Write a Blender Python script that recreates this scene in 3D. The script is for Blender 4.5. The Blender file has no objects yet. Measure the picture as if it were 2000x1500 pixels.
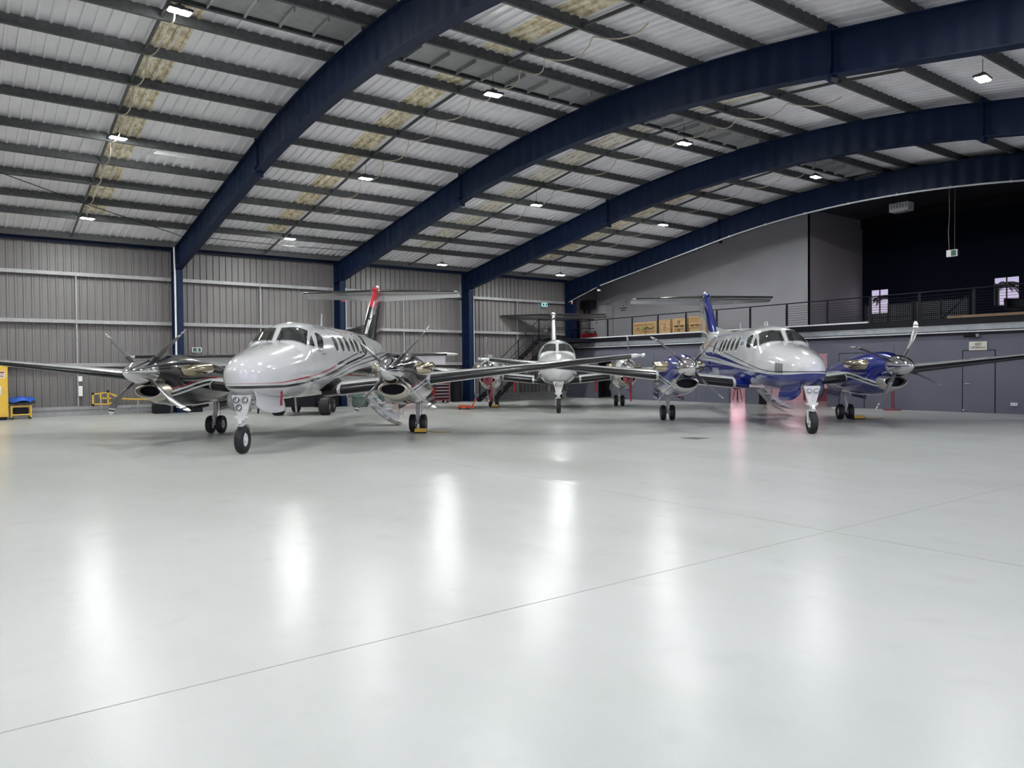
import bpy, bmesh, math, random
from mathutils import Vector, Matrix
random.seed(7)
C = bpy.context.scene.collection
R = math.radians
# ------------------------------------------------------------------ camera, world, exposure
sc = bpy.context.scene
cam_d = bpy.data.cameras.new('camera'); cam_d.sensor_width = 36.0; cam_d.lens = 1468.06 / 2000 * 36
cam_d.clip_start = 0.05; cam_d.clip_end = 300
cam = bpy.data.objects.new('camera', cam_d); C.objects.link(cam)
_f = Vector((0.592930, 0.805006, -0.019931)).normalized()
_r = Vector((0.805046, -0.593144, -0.008812)); _r = (_r - _f * _r.dot(_f)).normalized()
_u = _r.cross(_f)
cam.matrix_world = Matrix(((_r.x, _u.x, -_f.x, 0), (_r.y, _u.y, -_f.y, 0), (_r.z, _u.z, -_f.z, 1.5758), (0, 0, 0, 1)))
sc.camera = cam
sc.view_settings.view_transform = 'Standard'; sc.view_settings.look = 'None'
sc.view_settings.exposure = 0.16; sc.view_settings.gamma = 1.0; sc.view_settings.use_curve_mapping = False
LAMP = 1100.0          # radiance of the LED modules of the high bay lamps
w = bpy.data.worlds.new('dusk'); sc.world = w; w.use_nodes = True
nt = w.node_tree; bg = nt.nodes['Background']
tc = nt.nodes.new('ShaderNodeTexCoord'); sx = nt.nodes.new('ShaderNodeSeparateXYZ'); cr = nt.nodes.new('ShaderNodeValToRGB')
cr.color_ramp.elements[0].position = 0.0; cr.color_ramp.elements[0].color = (0.9, 0.72, 0.82, 1)
cr.color_ramp.elements[1].position = 0.16; cr.color_ramp.elements[1].color = (0.45, 0.48, 0.85, 1)
e3 = cr.color_ramp.elements.new(.45); e3.color = (.62, .66, .78, 1)
nt.links.new(tc.outputs['Generated'], sx.inputs[0]); nt.links.new(sx.outputs['Z'], cr.inputs[0]); nt.links.new(cr.outputs[0], bg.inputs[0])
gm = nt.nodes.new('ShaderNodeMapRange'); gm.inputs[1].default_value = .3; gm.inputs[2].default_value = -.5; gm.inputs[3].default_value = .95; gm.inputs[4].default_value = 2.5   # the sunset side lies behind the open door
nt.links.new(sx.outputs['Y'], gm.inputs[0]); nt.links.new(gm.outputs[0], bg.inputs[1])

# ------------------------------------------------------------------ layout numbers
WY = 31.84            # long wall
X1, BAY = 6.913, 6.723
FR = [X1 + k * BAY for k in range(-2, 5)]      # frames; FR[2] is the first one in view, FR[5] carries the mezzanine
X4 = FR[5]; XB = 33.81                        # mezzanine front, end wall
XL, YF = -13.26, -2.6                         # left end, front
APEX = 17.2
def under(s):
    u = abs(s - APEX)
    return 7.68 - .0123 * u * u if u < 7 else 7.077 - (u - 7) * .166
def slope(s):
    return (under(s + .05) - under(s - .05)) / .1
ROOF = 1.13
# ------------------------------------------------------------------ mesh helpers
class MB:
    def __init__(s): s.V = []; s.F = []; s.M = []; s.S = []
    def add(s, vs, fs, m=0, sm=False):
        o = len(s.V); s.V += [tuple(v) for v in vs]
        for f in fs: s.F.append([i + o for i in f]); s.M.append(m); s.S.append(sm)
    def box(s, c, d, m=0, rot=None):
        hx, hy, hz = d[0] / 2, d[1] / 2, d[2] / 2
        vs = [Vector((x, y, z)) for x in (-hx, hx) for y in (-hy, hy) for z in (-hz, hz)]
        if rot is not None: vs = [rot @ v for v in vs]
        vs = [v + Vector(c) for v in vs]
        s.add(vs, [(0, 1, 3, 2), (4, 6, 7, 5), (0, 4, 5, 1), (2, 3, 7, 6), (0, 2, 6, 4), (1, 5, 7, 3)], m)
    def bb(s, a, b, m=0):
        s.box([(p + q) / 2 for p, q in zip(a, b)], [abs(q - p) for p, q in zip(a, b)], m)
    def bar(s, p0, p1, wd, ht, m=0, up=(0, 0, 1)):
        p0, p1 = Vector(p0), Vector(p1); d = (p1 - p0).normalized(); up = Vector(up)
        if abs(d.dot(up)) > .99: up = Vector((1, 0, 0))
        sd = d.cross(up).normalized(); u2 = sd.cross(d)
        vs = [p + sd * a * wd / 2 + u2 * b * ht / 2 for p in (p0, p1) for a, b in ((-1, -1), (1, -1), (1, 1), (-1, 1))]
        s.add(vs, [(0, 1, 2, 3), (7, 6, 5, 4), (0, 4, 5, 1), (1, 5, 6, 2), (2, 6, 7, 3), (3, 7, 4, 0)], m)
    def loft(s, rings, m=0, caps=(True, True), sm=True, closed=True):
        n = len(rings[0]); o = len(s.V)
        vs = [v for r in rings for v in r]; fs = []
        for i in range(len(rings) - 1):
            for j in range(n if closed else n - 1):
                k = (j + 1) % n
                fs.append((i * n + j, i * n + k, (i + 1) * n + k, (i + 1) * n + j))
        s.add(vs, fs, m, sm)
        for c, i in zip(caps, (0, len(rings) - 1)):
            if c:
                s.add(rings[i], [tuple(range(n))], m, False)
    def tube(s, pts, r, n=10, m=0, caps=(True, True), sq=1.0):
        P = [Vector(p) for p in pts]; rr = r if isinstance(r, (list, tuple)) else [r] * len(P)
        rings = []; ref = Vector((0, 0, 1))
        for i, p in enumerate(P):
            d = (P[min(i + 1, len(P) - 1)] - P[max(i - 1, 0)]).normalized()
            a = ref if abs(d.dot(ref)) < .95 else Vector((1, 0, 0))
            u = d.cross(a).normalized(); v = u.cross(d).normalized()
            rings.append([p + u * math.cos(t * 2 * math.pi / n) * rr[i] + v * math.sin(t * 2 * math.pi / n) * rr[i] * sq for t in range(n)])
        s.loft(rings, m, caps)
    def cyl(s, p0, p1, r0, r1=None, n=14, m=0, caps=(True, True)):
        s.tube([p0, p1], [r0, r0 if r1 is None else r1], n, m, caps)
    def lathe(s, c, ax, prof, n=24, m=0, caps=(False, False)):
        ax = Vector(ax).normalized(); a = Vector((0, 0, 1)) if abs(ax.z) < .9 else Vector((1, 0, 0))
        u = ax.cross(a).normalized(); v = u.cross(ax).normalized(); c = Vector(c)
        s.loft([[c + ax * h + (u * math.cos(t * 2 * math.pi / n) + v * math.sin(t * 2 * math.pi / n)) * rad for t in range(n)] for h, rad in prof], m, caps)
    def prism(s, poly, vec, m=0, sm=False):
        P = [Vector(p) for p in poly]; v = Vector(vec); n = len(P)
        s.add(P + [p + v for p in P], [tuple(range(n)), tuple(range(2 * n - 1, n - 1, -1))] + [(i, (i + 1) % n, n + (i + 1) % n, n + i) for i in range(n)], m, sm)
    def grid(s, fn, nu, nv, m=0, sm=True):
        vs = [fn(i / nu, j / nv) for i in range(nu + 1) for j in range(nv + 1)]
        fs = [(i * (nv + 1) + j, (i + 1) * (nv + 1) + j, (i + 1) * (nv + 1) + j + 1, i * (nv + 1) + j + 1) for i in range(nu) for j in range(nv)]
        s.add(vs, fs, m, sm)
    def build(s, name, mats, parent=None, loc=None, bevel=0, flip=True):
        me = bpy.data.meshes.new(name); me.from_pydata(s.V, [], s.F)
        for mt in (mats if isinstance(mats, (list, tuple)) else [mats]): me.materials.append(mt)
        me.polygons.foreach_set('material_index', s.M); me.polygons.foreach_set('use_smooth', s.S)
        bm = bmesh.new(); bm.from_mesh(me); bmesh.ops.remove_doubles(bm, verts=bm.verts, dist=1e-5)
        if flip: bmesh.ops.recalc_face_normals(bm, faces=bm.faces)
        bm.to_mesh(me); bm.free()
        if any(s.S): me.set_sharp_from_angle(angle=R(38))
        me.update()
        o = bpy.data.objects.new(name, me); C.objects.link(o)
        if parent is not None: o.parent = parent
        if loc is not None: o.location = loc
        if bevel:
            b = o.modifiers.new('bevel', 'BEVEL'); b.width = bevel; b.segments = 2; b.limit_method = 'ANGLE'
        return o
def tag(o, label, cat, group=None, kind=None):
    o['label'] = label; o['category'] = cat
    if group: o['group'] = group
    if kind: o['kind'] = kind
    return o
def struct(o, label=None, cat=None):
    o['kind'] = 'structure'
    if label: o['label'] = label
    if cat: o['category'] = cat
    return o
def thing(name, label, cat, loc=(0, 0, 0), rz=0, group=None):
    o = bpy.data.objects.new(name, None); C.objects.link(o); o.empty_display_size = .2
    o.location = loc; o.rotation_euler = (0, 0, rz)
    return tag(o, label, cat, group)
def copy_tree(o, parent=None):
    c = o.copy(); C.objects.link(c)
    if parent is not None: c.parent = parent
    for ch in [x for x in o.children]: copy_tree(ch, c)
    return c
def text(name, body, size, mat, M, parent=None, ext=.002, spacing=1.0):
    cu = bpy.data.curves.new(name, 'FONT'); cu.body = body; cu.size = size; cu.extrude = ext
    cu.align_x = 'CENTER'; cu.align_y = 'CENTER'; cu.space_character = spacing
    tmp = bpy.data.objects.new(name + '_tmp', cu)
    C.objects.link(tmp); dg = bpy.context.evaluated_depsgraph_get()
    me = bpy.data.meshes.new_from_object(tmp.evaluated_get(dg))
    bpy.data.objects.remove(tmp); bpy.data.curves.remove(cu)
    me.transform(M); me.materials.clear(); me.materials.append(mat)
    o = bpy.data.objects.new(name, me); C.objects.link(o)
    if parent is not None: o.parent = parent
    return o
def frame_m(origin, xa, ya):
    xa, ya = Vector(xa).normalized(), Vector(ya).normalized(); za = xa.cross(ya)
    return Matrix(((xa.x, ya.x, za.x, origin[0]), (xa.y, ya.y, za.y, origin[1]), (xa.z, ya.z, za.z, origin[2]), (0, 0, 0, 1)))
# ------------------------------------------------------------------ materials
def mat(name, col, rough=.5, metal=0, coat=0, spec=.5, emit=None, es=0, noise=0, nscale=5, bump=0, bscale=40, alpha=None):
    m = bpy.data.materials.new(name); m.use_nodes = True
    n = m.node_tree; b = n.nodes['Principled BSDF']
    b.inputs['Base Color'].default_value = (*col, 1); b.inputs['Roughness'].default_value = rough; b.inputs['Metallic'].default_value = metal
    b.inputs['Coat Weight'].default_value = coat; b.inputs['Coat Roughness'].default_value = .04; b.inputs['Specular IOR Level'].default_value = spec
    if emit: b.inputs['Emission Color'].default_value = (*emit, 1); b.inputs['Emission Strength'].default_value = es
    if noise or bump:
        t = n.nodes.new('ShaderNodeTexCoord')
        if noise:
            nz = n.nodes.new('ShaderNodeTexNoise'); nz.inputs['Scale'].default_value = nscale; nz.inputs['Detail'].default_value = 6
            rp = n.nodes.new('ShaderNodeValToRGB')
            rp.color_ramp.elements[0].color = (*[c * (1 - noise) for c in col], 1); rp.color_ramp.elements[1].color = (*[min(1, c * (1 + noise)) for c in col], 1)
            rp.color_ramp.elements[0].position = .3; rp.color_ramp.elements[1].position = .7
            n.links.new(t.outputs['Object'], nz.inputs['Vector']); n.links.new(nz.outputs['Fac'], rp.inputs[0]); n.links.new(rp.outputs[0], b.inputs['Base Color'])
        if bump:
            nb = n.nodes.new('ShaderNodeTexNoise'); nb.inputs['Scale'].default_value = bscale
            bp = n.nodes.new('ShaderNodeBump'); bp.inputs['Strength'].default_value = bump
            n.links.new(t.outputs['Object'], nb.inputs['Vector']); n.links.new(nb.outputs['Fac'], bp.inputs['Height']); n.links.new(bp.outputs[0], b.inputs['Normal'])
    return m
M = {}
M['sheet_wall'] = mat('painted_wall_sheet', (.155, .147, .144), .45, noise=.06, nscale=.8)
M['sheet_roof'] = mat('zincalume_roof_sheet', (.86, .84, .865), .42, noise=.05, nscale=1.2)
M['galv'] = mat('galvanised_steel', (.075, .079, .082), .65, 0, noise=.25, nscale=9)
M['girt'] = mat('grey_girt_steel', (.30, .30, .305), .45, .2, noise=.1, nscale=6)
M['navy'] = mat('navy_frame_paint', (.0028, .0112, .040), .55, spec=.22, noise=.08, nscale=3)
M['navy_dark'] = mat('navy_lounge_wall', (.003, .006, .018), .75, spec=.12)
M['mezz_wall'] = mat('slate_grey_wall_paint', (.108, .112, .147), .6, noise=.04, nscale=1)
M['office'] = mat('light_grey_office_wall', (.31, .305, .335), .65, noise=.04, nscale=1.2)
M['office_side'] = mat('dark_grey_office_side', (.33, .31, .345), .65)
M['black'] = mat('black_steel_paint', (.005, .005, .009), .55, spec=.25)
M['white'] = mat('white_plastic', (.75, .75, .74), .4)
M['whitepipe'] = mat('white_conduit', (.62, .63, .66), .4)
M['silver'] = mat('galvanised_beam_silver', (.34, .36, .39), .33, .55, noise=.15, nscale=4)
M['rubber'] = mat('black_rubber', (.010, .010, .011), .6, bump=.05, bscale=60)
M['chrome'] = mat('polished_chrome', (.86, .86, .87), .06, 1)
M['exhaust'] = mat('heat_stained_exhaust', (.60, .52, .38), .17, 1)
M['boot'] = mat('black_deice_boot', (.010, .010, .011), .23)
M['glass'] = mat('smoked_cockpit_glass', (.030, .036, .033), .03, 0, 0, .8)
M['cabglass'] = mat('dark_cabin_glass', (.05, .058, .055), .08, spec=.7)
M['frame'] = mat('window_surround', (.42, .43, .43), .3)
M['gearwhite'] = mat('white_gear_paint', (.62, .63, .60), .3, noise=.1, nscale=25)
M['steel'] = mat('bright_steel', (.55, .55, .55), .3, .9)
M['hub'] = mat('grey_wheel_hub', (.42, .42, .43), .35, .4)
M['hubwhite'] = mat('white_wheel_hub', (.66, .66, .66), .35)
M['blade'] = mat('grey_propeller_blade', (.17, .17, .178), .28, .45)
M['bladeblack'] = mat('black_blade_cuff', (.018, .018, .02), .4)
M['lamp_glass'] = mat('landing_lamp_glass', (.5, .52, .52), .1, .6)
M['red'] = mat('red_streamer_fabric', (.25, .010, .025), .7)
M['redpaint'] = mat('red_enamel', (.24, .010, .018), .3, coat=.5)
M['yellow'] = mat('yellow_enamel', (.66, .42, .045), .4, noise=.06, nscale=4)
M['orange'] = mat('orange_enamel', (.66, .09, .018), .4)
M['tarp'] = mat('blue_tarp', (.020, .10, .50), .45, bump=.5, bscale=8)
M['greenwrap'] = mat('green_plastic_wrap', (.085, .13, .115), .3, noise=.6, nscale=9, bump=.8, bscale=6)
M['wood'] = mat('raw_crate_wood', (.40, .245, .105), .7, noise=.2, nscale=7)
M['woodlight'] = mat('pale_plywood', (.47, .31, .155), .7, noise=.15, nscale=8)
M['deck'] = mat('timber_deck_edge', (.19, .125, .075), .7, noise=.2, nscale=6)
M['ink'] = mat('dark_stencil_ink', (.02, .017, .015), .8)
M['signwhite'] = mat('white_sign_board', (.62, .60, .53), .5)
M['signgreen'] = mat('green_exit_panel', (.006, .09, .06), .4)
M['exitlit'] = mat('lit_exit_panel', (.3, .6, .6), .4, emit=(.55, .85, .9), es=.8)
M['led'] = mat('led_module', (1, 1, 1), .4, emit=(.97, 1, .98), es=LAMP)
M['lamp'] = mat('lamp_housing', (.05, .05, .055), .5, .2)
M['cable'] = mat('cream_cable', (.50, .44, .33), .6)
M['pinkwall'] = mat('pale_workshop_wall', (.72, .62, .64), .6)
M['pinklamp'] = mat('pink_tube_lamp', (1, .8, .86), .4, emit=(1, .66, .75), es=95)
M['palm'] = mat('dark_palm_frond', (.012, .018, .010), .6)
M['grey'] = mat('mid_grey_plastic', (.25, .25, .26), .5)
M['lightgrey'] = mat('pale_grey_panel', (.36, .355, .37), .5)

def floor_mat():
    m = bpy.data.materials.new('white_epoxy_floor'); m.use_nodes = True; n = m.node_tree; L = n.links.new; b = n.nodes['Principled BSDF']
    t = n.nodes.new('ShaderNodeTexCoord')
    def noise(sc_, det, strech=None, rough=.5):
        z = n.nodes.new('ShaderNodeTexNoise'); z.inputs['Scale'].default_value = sc_; z.inputs['Detail'].default_value = det; z.inputs['Roughness'].default_value = rough
        if strech:
            mp = n.nodes.new('ShaderNodeMapping'); mp.inputs['Scale'].default_value = strech; L(t.outputs['Object'], mp.inputs[0]); L(mp.outputs[0], z.inputs['Vector'])
        else: L(t.outputs['Object'], z.inputs['Vector'])
        return z
    a = noise(.35, 5, (1, .45, 1), .6)
    rp = n.nodes.new('ShaderNodeValToRGB'); e = rp.color_ramp.elements
    e[0].position = .3; e[0].color = (.39, .40, .382, 1); e[1].position = .7; e[1].color = (.475, .475, .465, 1)
    L(a.outputs['Fac'], rp.inputs[0]); 
    sp = n.nodes.new('ShaderNodeTexNoise'); sp.inputs['Scale'].default_value = 2.6; sp.inputs['Detail'].default_value = 8; L(t.outputs['Object'], sp.inputs['Vector'])
    rs = n.nodes.new('ShaderNodeValToRGB'); rs.color_ramp.elements[0].position = .22; rs.color_ramp.elements[0].color = (.93, .93, .925, 1); rs.color_ramp.elements[1].position = .42; rs.color_ramp.elements[1].color = (1, 1, 1, 1)
    L(sp.outputs['Fac'], rs.inputs[0])
    mx = n.nodes.new('ShaderNodeMix'); mx.data_type = 'RGBA'; mx.blend_type = 'MULTIPLY'; mx.inputs[0].default_value = 1
    L(rp.outputs[0], mx.inputs[6]); L(rs.outputs[0], mx.inputs[7]); L(mx.outputs[2], b.inputs['Base Color'])
    ro = n.nodes.new('ShaderNodeMapRange'); ro.inputs[3].default_value = .13; ro.inputs[4].default_value = .23
    L(noise(.5, 4, (1, .5, 1)).outputs['Fac'], ro.inputs[0]); L(ro.outputs[0], b.inputs['Roughness'])
    b.inputs['Specular IOR Level'].default_value = .03
    f1 = noise(110, 2); f2 = noise(1.3, 3)
    ad = n.nodes.new('ShaderNodeMath'); ad.operation = 'MULTIPLY_ADD'; ad.inputs[1].default_value = 2.5
    L(f2.outputs['Fac'], ad.inputs[0]); L(f1.outputs['Fac'], ad.inputs[2])
    bp = n.nodes.new('ShaderNodeBump'); bp.inputs['Strength'].default_value = .20; bp.inputs['Distance'].default_value = .004
    L(ad.outputs[0], bp.inputs['Height']); L(bp.outputs[0], b.inputs['Normal'])
    return m
M['floor'] = floor_mat()
def skylight_mat():
    m = bpy.data.materials.new('stained_fibreglass_skylight'); m.use_nodes = True; n = m.node_tree; b = n.nodes['Principled BSDF']; L = n.links.new
    t = n.nodes.new('ShaderNodeTexCoord'); z = n.nodes.new('ShaderNodeTexNoise'); z.inputs['Scale'].default_value = 5; z.inputs['Detail'].default_value = 9; z.inputs['Roughness'].default_value = .65
    mp = n.nodes.new('ShaderNodeMapping'); mp.inputs['Scale'].default_value = (1.5, .8, 1)
    rp = n.nodes.new('ShaderNodeValToRGB'); e = rp.color_ramp.elements
    e[0].position = .36; e[0].color = (.44, .345, .20, 1); e[1].position = .60; e[1].color = (.93, .85, .66, 1)
    L(t.outputs['Object'], mp.inputs[0]); L(mp.outputs[0], z.inputs['Vector']); L(z.outputs['Fac'], rp.inputs[0]); L(rp.outputs[0], b.inputs['Base Color']); b.inputs['Roughness'].default_value = .5
    return m
M['skylight'] = skylight_mat()

XR0, XR1, ZR0, ZR1 = -9.6, 6.0, 0.0, 5.0
NX = lambda x: x if x < 3.2 else 3.2 + .775 * (x - 3.2)
def paint(name, base, layers, rough=.16, coat=1.0):
    """glossy paint; a layer is (axis, lo curve, hi curve, colour): where lo < value < hi. axis 'z': curves give z over x; axis 'x': curves give x over z"""
    m = bpy.data.materials.new(name); m.use_nodes = True; n = m.node_tree; L = n.links.new; b = n.nodes['Principled BSDF']
    b.inputs['Roughness'].default_value = rough; b.inputs['Coat Weight'].default_value = coat; b.inputs['Coat Roughness'].default_value = .03
    b.inputs['Base Color'].default_value = (*base, 1)
    if not layers: return m
    t = n.nodes.new('ShaderNodeTexCoord'); s = n.nodes.new('ShaderNodeSeparateXYZ'); L(t.outputs['Object'], s.inputs[0])
    def norm(sock, a, c):
        r = n.nodes.new('ShaderNodeMapRange'); r.inputs[1].default_value = a; r.inputs[2].default_value = c; L(sock, r.inputs[0]); return r.outputs[0]
    xn, zn = norm(s.outputs['X'], XR0, XR1), norm(s.outputs['Z'], ZR0, ZR1)
    def curve(pts, axis):
        fc = n.nodes.new('ShaderNodeFloatCurve'); cu = fc.mapping.curves[0]
        if axis == 'z': P = sorted(((NX(x) - XR0) / (XR1 - XR0), (z - ZR0) / (ZR1 - ZR0)) for x, z in pts)
        else: P = sorted(((z - ZR0) / (ZR1 - ZR0), (x - XR0) / (XR1 - XR0)) for z, x in pts)
        P = [(max(0, min(1, a)), max(0, min(1, c))) for a, c in P]
        cu.points[0].location = P[0]; cu.points[1].location = P[-1]
        for q in P[1:-1]: cu.points.new(*q)
        for p_ in cu.points: p_.handle_type = 'AUTO_CLAMPED'
        fc.mapping.extend = 'HORIZONTAL'; fc.mapping.update()
        L(xn if axis == 'z' else zn, fc.inputs[1]); return fc.outputs[0]
    prev = None
    for axis, lo, hi, col in layers:
        v = zn if axis == 'z' else xn
        def cmp(c, op):
            g = n.nodes.new('ShaderNodeMath'); g.operation = op; L(v, g.inputs[0])
            if isinstance(c, (int, float)): g.inputs[1].default_value = c
            else: L(c, g.inputs[1])
            return g.outputs[0]
        ms = []
        if lo is not None: ms.append(cmp(curve(lo, axis), 'GREATER_THAN'))
        if hi is not None: ms.append(cmp(curve(hi, axis), 'LESS_THAN'))
        k = ms[0]
        if len(ms) == 2:
            mu = n.nodes.new('ShaderNodeMath'); mu.operation = 'MULTIPLY'; L(ms[0], mu.inputs[0]); L(ms[1], mu.inputs[1]); k = mu.outputs[0]
        mx = n.nodes.new('ShaderNodeMix'); mx.data_type = 'RGBA'; L(k, mx.inputs[0])
        if prev is None: mx.inputs[6].default_value = (*base, 1)
        else: L(prev, mx.inputs[6])
        mx.inputs[7].default_value = (*col, 1); prev = mx.outputs[2]
    L(prev, b.inputs['Base Color'])
    return m
WHITE = (.58, .59, .595); BLACK = (.009, .009, .010); BLUE = (.008, .017, .18); REDP = (.36, .012, .025)
# ================================================================== SETTING
m = MB(); m.bb((XL, YF, -.3), (XB + .2, WY + .2, 0)); struct(m.build('floor', M['floor']))
m = MB()   # saw-cut joints, filled with dark sealant
m.bb((XL, 3.962, -.001), (XB - 7, 3.97, .0015)); m.bb((6.66, 3.98, -.001), (6.667, WY, .0015)); m.bb((6.66, YF, -.001), (6.667, 3.95, .0015))
struct(m.build('trim_1', mat('floor_joint_sealant', (.26, .26, .25), .6)))

def rib_profile(a0, a1, pitch=.25, rib=.055, dep=.042):
    pts = []; x = a0
    while x < a1:
        pts += [(x, 0), (x + pitch - rib - .024, 0), (x + pitch - rib - .012, dep), (x + pitch - .012, dep)]; x += pitch
    pts.append((a1, 0)); return [q for q in pts if q[0] <= a1 + 1e-6]
def ribbed_wall(name, fn, a0, a1, zt, mt):
    m = MB(); P = rib_profile(a0, a1)
    rings = [[fn(a, d, z) for a, d in P] for z in (0, zt)]
    m.loft(rings, 0, (False, False), sm=False, closed=False)
    return struct(m.build(name, mt, flip=False))
EAVE = under(0) + ROOF
ribbed_wall('wall_left', lambda a, d, z: (a, WY + .03 - d, z), XL, XB, EAVE + .05, M['sheet_wall'])
def gable(name, x, mt, holes=(), th=.12):
    """end wall in a plane x = const, under the roof curve, with rectangular holes (y0,y1,z0,z1)"""
    m = MB(); ys = sorted(set([YF + i * (WY - YF) / 30 for i in range(31)] + [h for q in holes for h in q[:2]]))
    for y0, y1 in zip(ys[:-1], ys[1:]):
        if y1 - y0 < 1e-4: continue
        zt0, zt1 = under(WY - y0) + ROOF, under(WY - y1) + ROOF
        cuts = sorted([(h[2], h[3]) for h in holes if h[0] - 1e-6 <= y0 and h[1] + 1e-6 >= y1])
        lo = 0
        for a, b in cuts + [(None, None)]:
            t0, t1 = (a, a) if a is not None else (zt0, zt1)
            if t0 > lo: m.prism([(x, y0, lo), (x, y1, lo), (x, y1, t1), (x, y0, t0)], (th, 0, 0))
            lo = b
    return struct(m.build(name, mt))
WIN = [(17.25, 18.07, 3.94, 5.06), (12.05, 12.98, 3.94, 5.10)]
gable('wall_right', XB, M['navy_dark'], WIN)
gable('wall_back', XL - .12, M['sheet_wall'])
m = MB(); m.bb((XL, YF - .12, 5.7), (XB + .12, YF, 7.2)); m.bb((XL, YF - .12, 0), (-11, YF, 5.7)); m.bb((24.5, YF - .12, 0), (XB + .12, YF, 5.7)); struct(m.build('wall_front', M['lightgrey']))   # hangar door open behind the photographer
m = MB(); m.bb((-60, -60, -.32), (80, YF, -.01)); struct(m.build('ground_apron', mat('apron_concrete', (.16, .16, .16), .8, noise=.1, nscale=.6)))

# roof sheet: ribs run down the slope
def s_list():
    return [-.15] + [i * .8 for i in range(0, 44)] + [34.6]
m = MB(); P = rib_profile(XL, XB + .1, .245, .05, .046); SL = s_list()
m.loft([[(x, WY - s, under(s) + ROOF - d) for x, d in P] for s in SL], 0, (False, False), sm=False, closed=False)
struct(m.build('ceiling', M['sheet_roof'], flip=False))
# fibreglass skylight strips, one per bay
k = 0
for x0 in (-3.36, 3.37, 9.52, 16.22, 22.92):
    k += 1
    m = MB(); P = rib_profile(x0, x0 + .76, .245, .05, .046)
    for a, b in ((2.95, 16.55), (17.85, 31.4)):
        ss = [a + (b - a) * i / 18 for i in range(19)]
        m.loft([[(x, WY - s, under(s) + ROOF - d - .012) for x, d in P] for s in ss], 0, (False, False), sm=False, closed=False)
    struct(m.build('window_%d' % (k + 2), M['skylight'], flip=False))
# ridge cap between the two ridge purlins
m = MB()
m.bb((XL, WY - 17.66, 8.60), (XB - 7, WY - 16.72, 8.62))
for i in range(58):
    x = XL + .4 + i * .7
    if x < X4: m.bb((x, WY - 17.6, 8.50), (x + .03, WY - 16.78, 8.60))
struct(m.build('trim_2', M['girt']))

# ------------------------------------------------------------------ steel frames
ORD = {2: 'leftmost', 3: 'second from left', 4: 'third from left', 5: 'rightmost'}
WHERE = {2: 'behind the propeller of the black-engined aeroplane', 3: 'behind the red and black tail fin', 4: 'left of the white aeroplane', 5: 'at the far corner by the mezzanine'}
RW = {2: 'cut off by the top edge of the photo', 3: 'second from the left wall corner', 4: 'just below the second arch', 5: 'carrying a white pipe in front of the mezzanine'}
def rafter(i):
    x = FR[i]; m = MB(); S = [.25 + .4 * j for j in range(85)]
    for lo, hi, wd in ((0, .022, .28), (.83, .852, .26)):
        rings = []
        for s in S:
            y, z = WY - s, under(s)
            rings.append([(x - wd / 2, y, z + lo), (x + wd / 2, y, z + lo), (x + wd / 2, y, z + hi), (x - wd / 2, y, z + hi)])
        m.loft(rings, 0, sm=False)
    web = [(.25 + .0625 * j, .016 * math.sin(2 * math.pi * j / 8)) for j in range(540)]
    for e in (-.004, .004):
        m.loft([[(x + d + e, WY - a, under(a) + .02) for a, d in web], [(x + d + e, WY - a, under(a) + .835) for a, d in web]], 0, (False, False), sm=True, closed=False)
    o = m.build('arched_rafter', M['navy'])
    tag(o, 'navy arched roof beam, %s, %s' % (ORD.get(i, 'out of view'), RW.get(i, 'beyond the picture')), 'roof beam')
    for s in (10.6, 23.8):        # bolted splices
        z = under(s); y = WY - s
        q = MB(); q.box((x, y, z + .43), (.16, .035, .82)); q.box((x, y, z - .06), (.2, .07, .12)); q.box((x, y, z + .9), (.24, .08, .12)); q.box((x, y, z + .1), (.26, .05, .12)); q.box((x, y, z + .76), (.25, .05, .12))
        for e in (-.06, .06):
            for zz in (.1, .75): q.cyl((x - .15, y + e * .3, z + zz), (x - .10, y + e * .3, z + zz), .02, n=8)
        q.build('splice_plate', M['navy'], o)
    return o
def column(i):
    x = FR[i]; m = MB(); zt = 5.75
    z = 3.16 if i == 5 else 0
    m.bb((x - .14, WY - .9, z), (x + .14, WY - .878, zt - .25)); m.bb((x - .14, WY - .24, z), (x + .14, WY - .218, 6.3)); m.bb((x - .2, WY - .95, z), (x + .2, WY - .2, z + .025))
    web = [(z + .0625 * j, .016 * math.sin(2 * math.pi * j / 8)) for j in range(int((6.15 - z) / .0625))]
    for e in (-.004, .004):
        m.loft([[(x + d + e, WY - .88, a) for a, d in web if a < 6.2], [(x + d + e, WY - .235, a) for a, d in web if a < 6.2]], 0, (False, False), sm=True, closed=False)
    o = m.build('steel_column', M['navy'])
    tag(o, 'navy blue ribbed steel column against the sheet wall, %s, %s' % (ORD.get(i, 'out of view'), WHERE.get(i, 'beyond the picture')), 'column')
for i in (2, 3, 4, 5): rafter(i); column(i)
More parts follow.
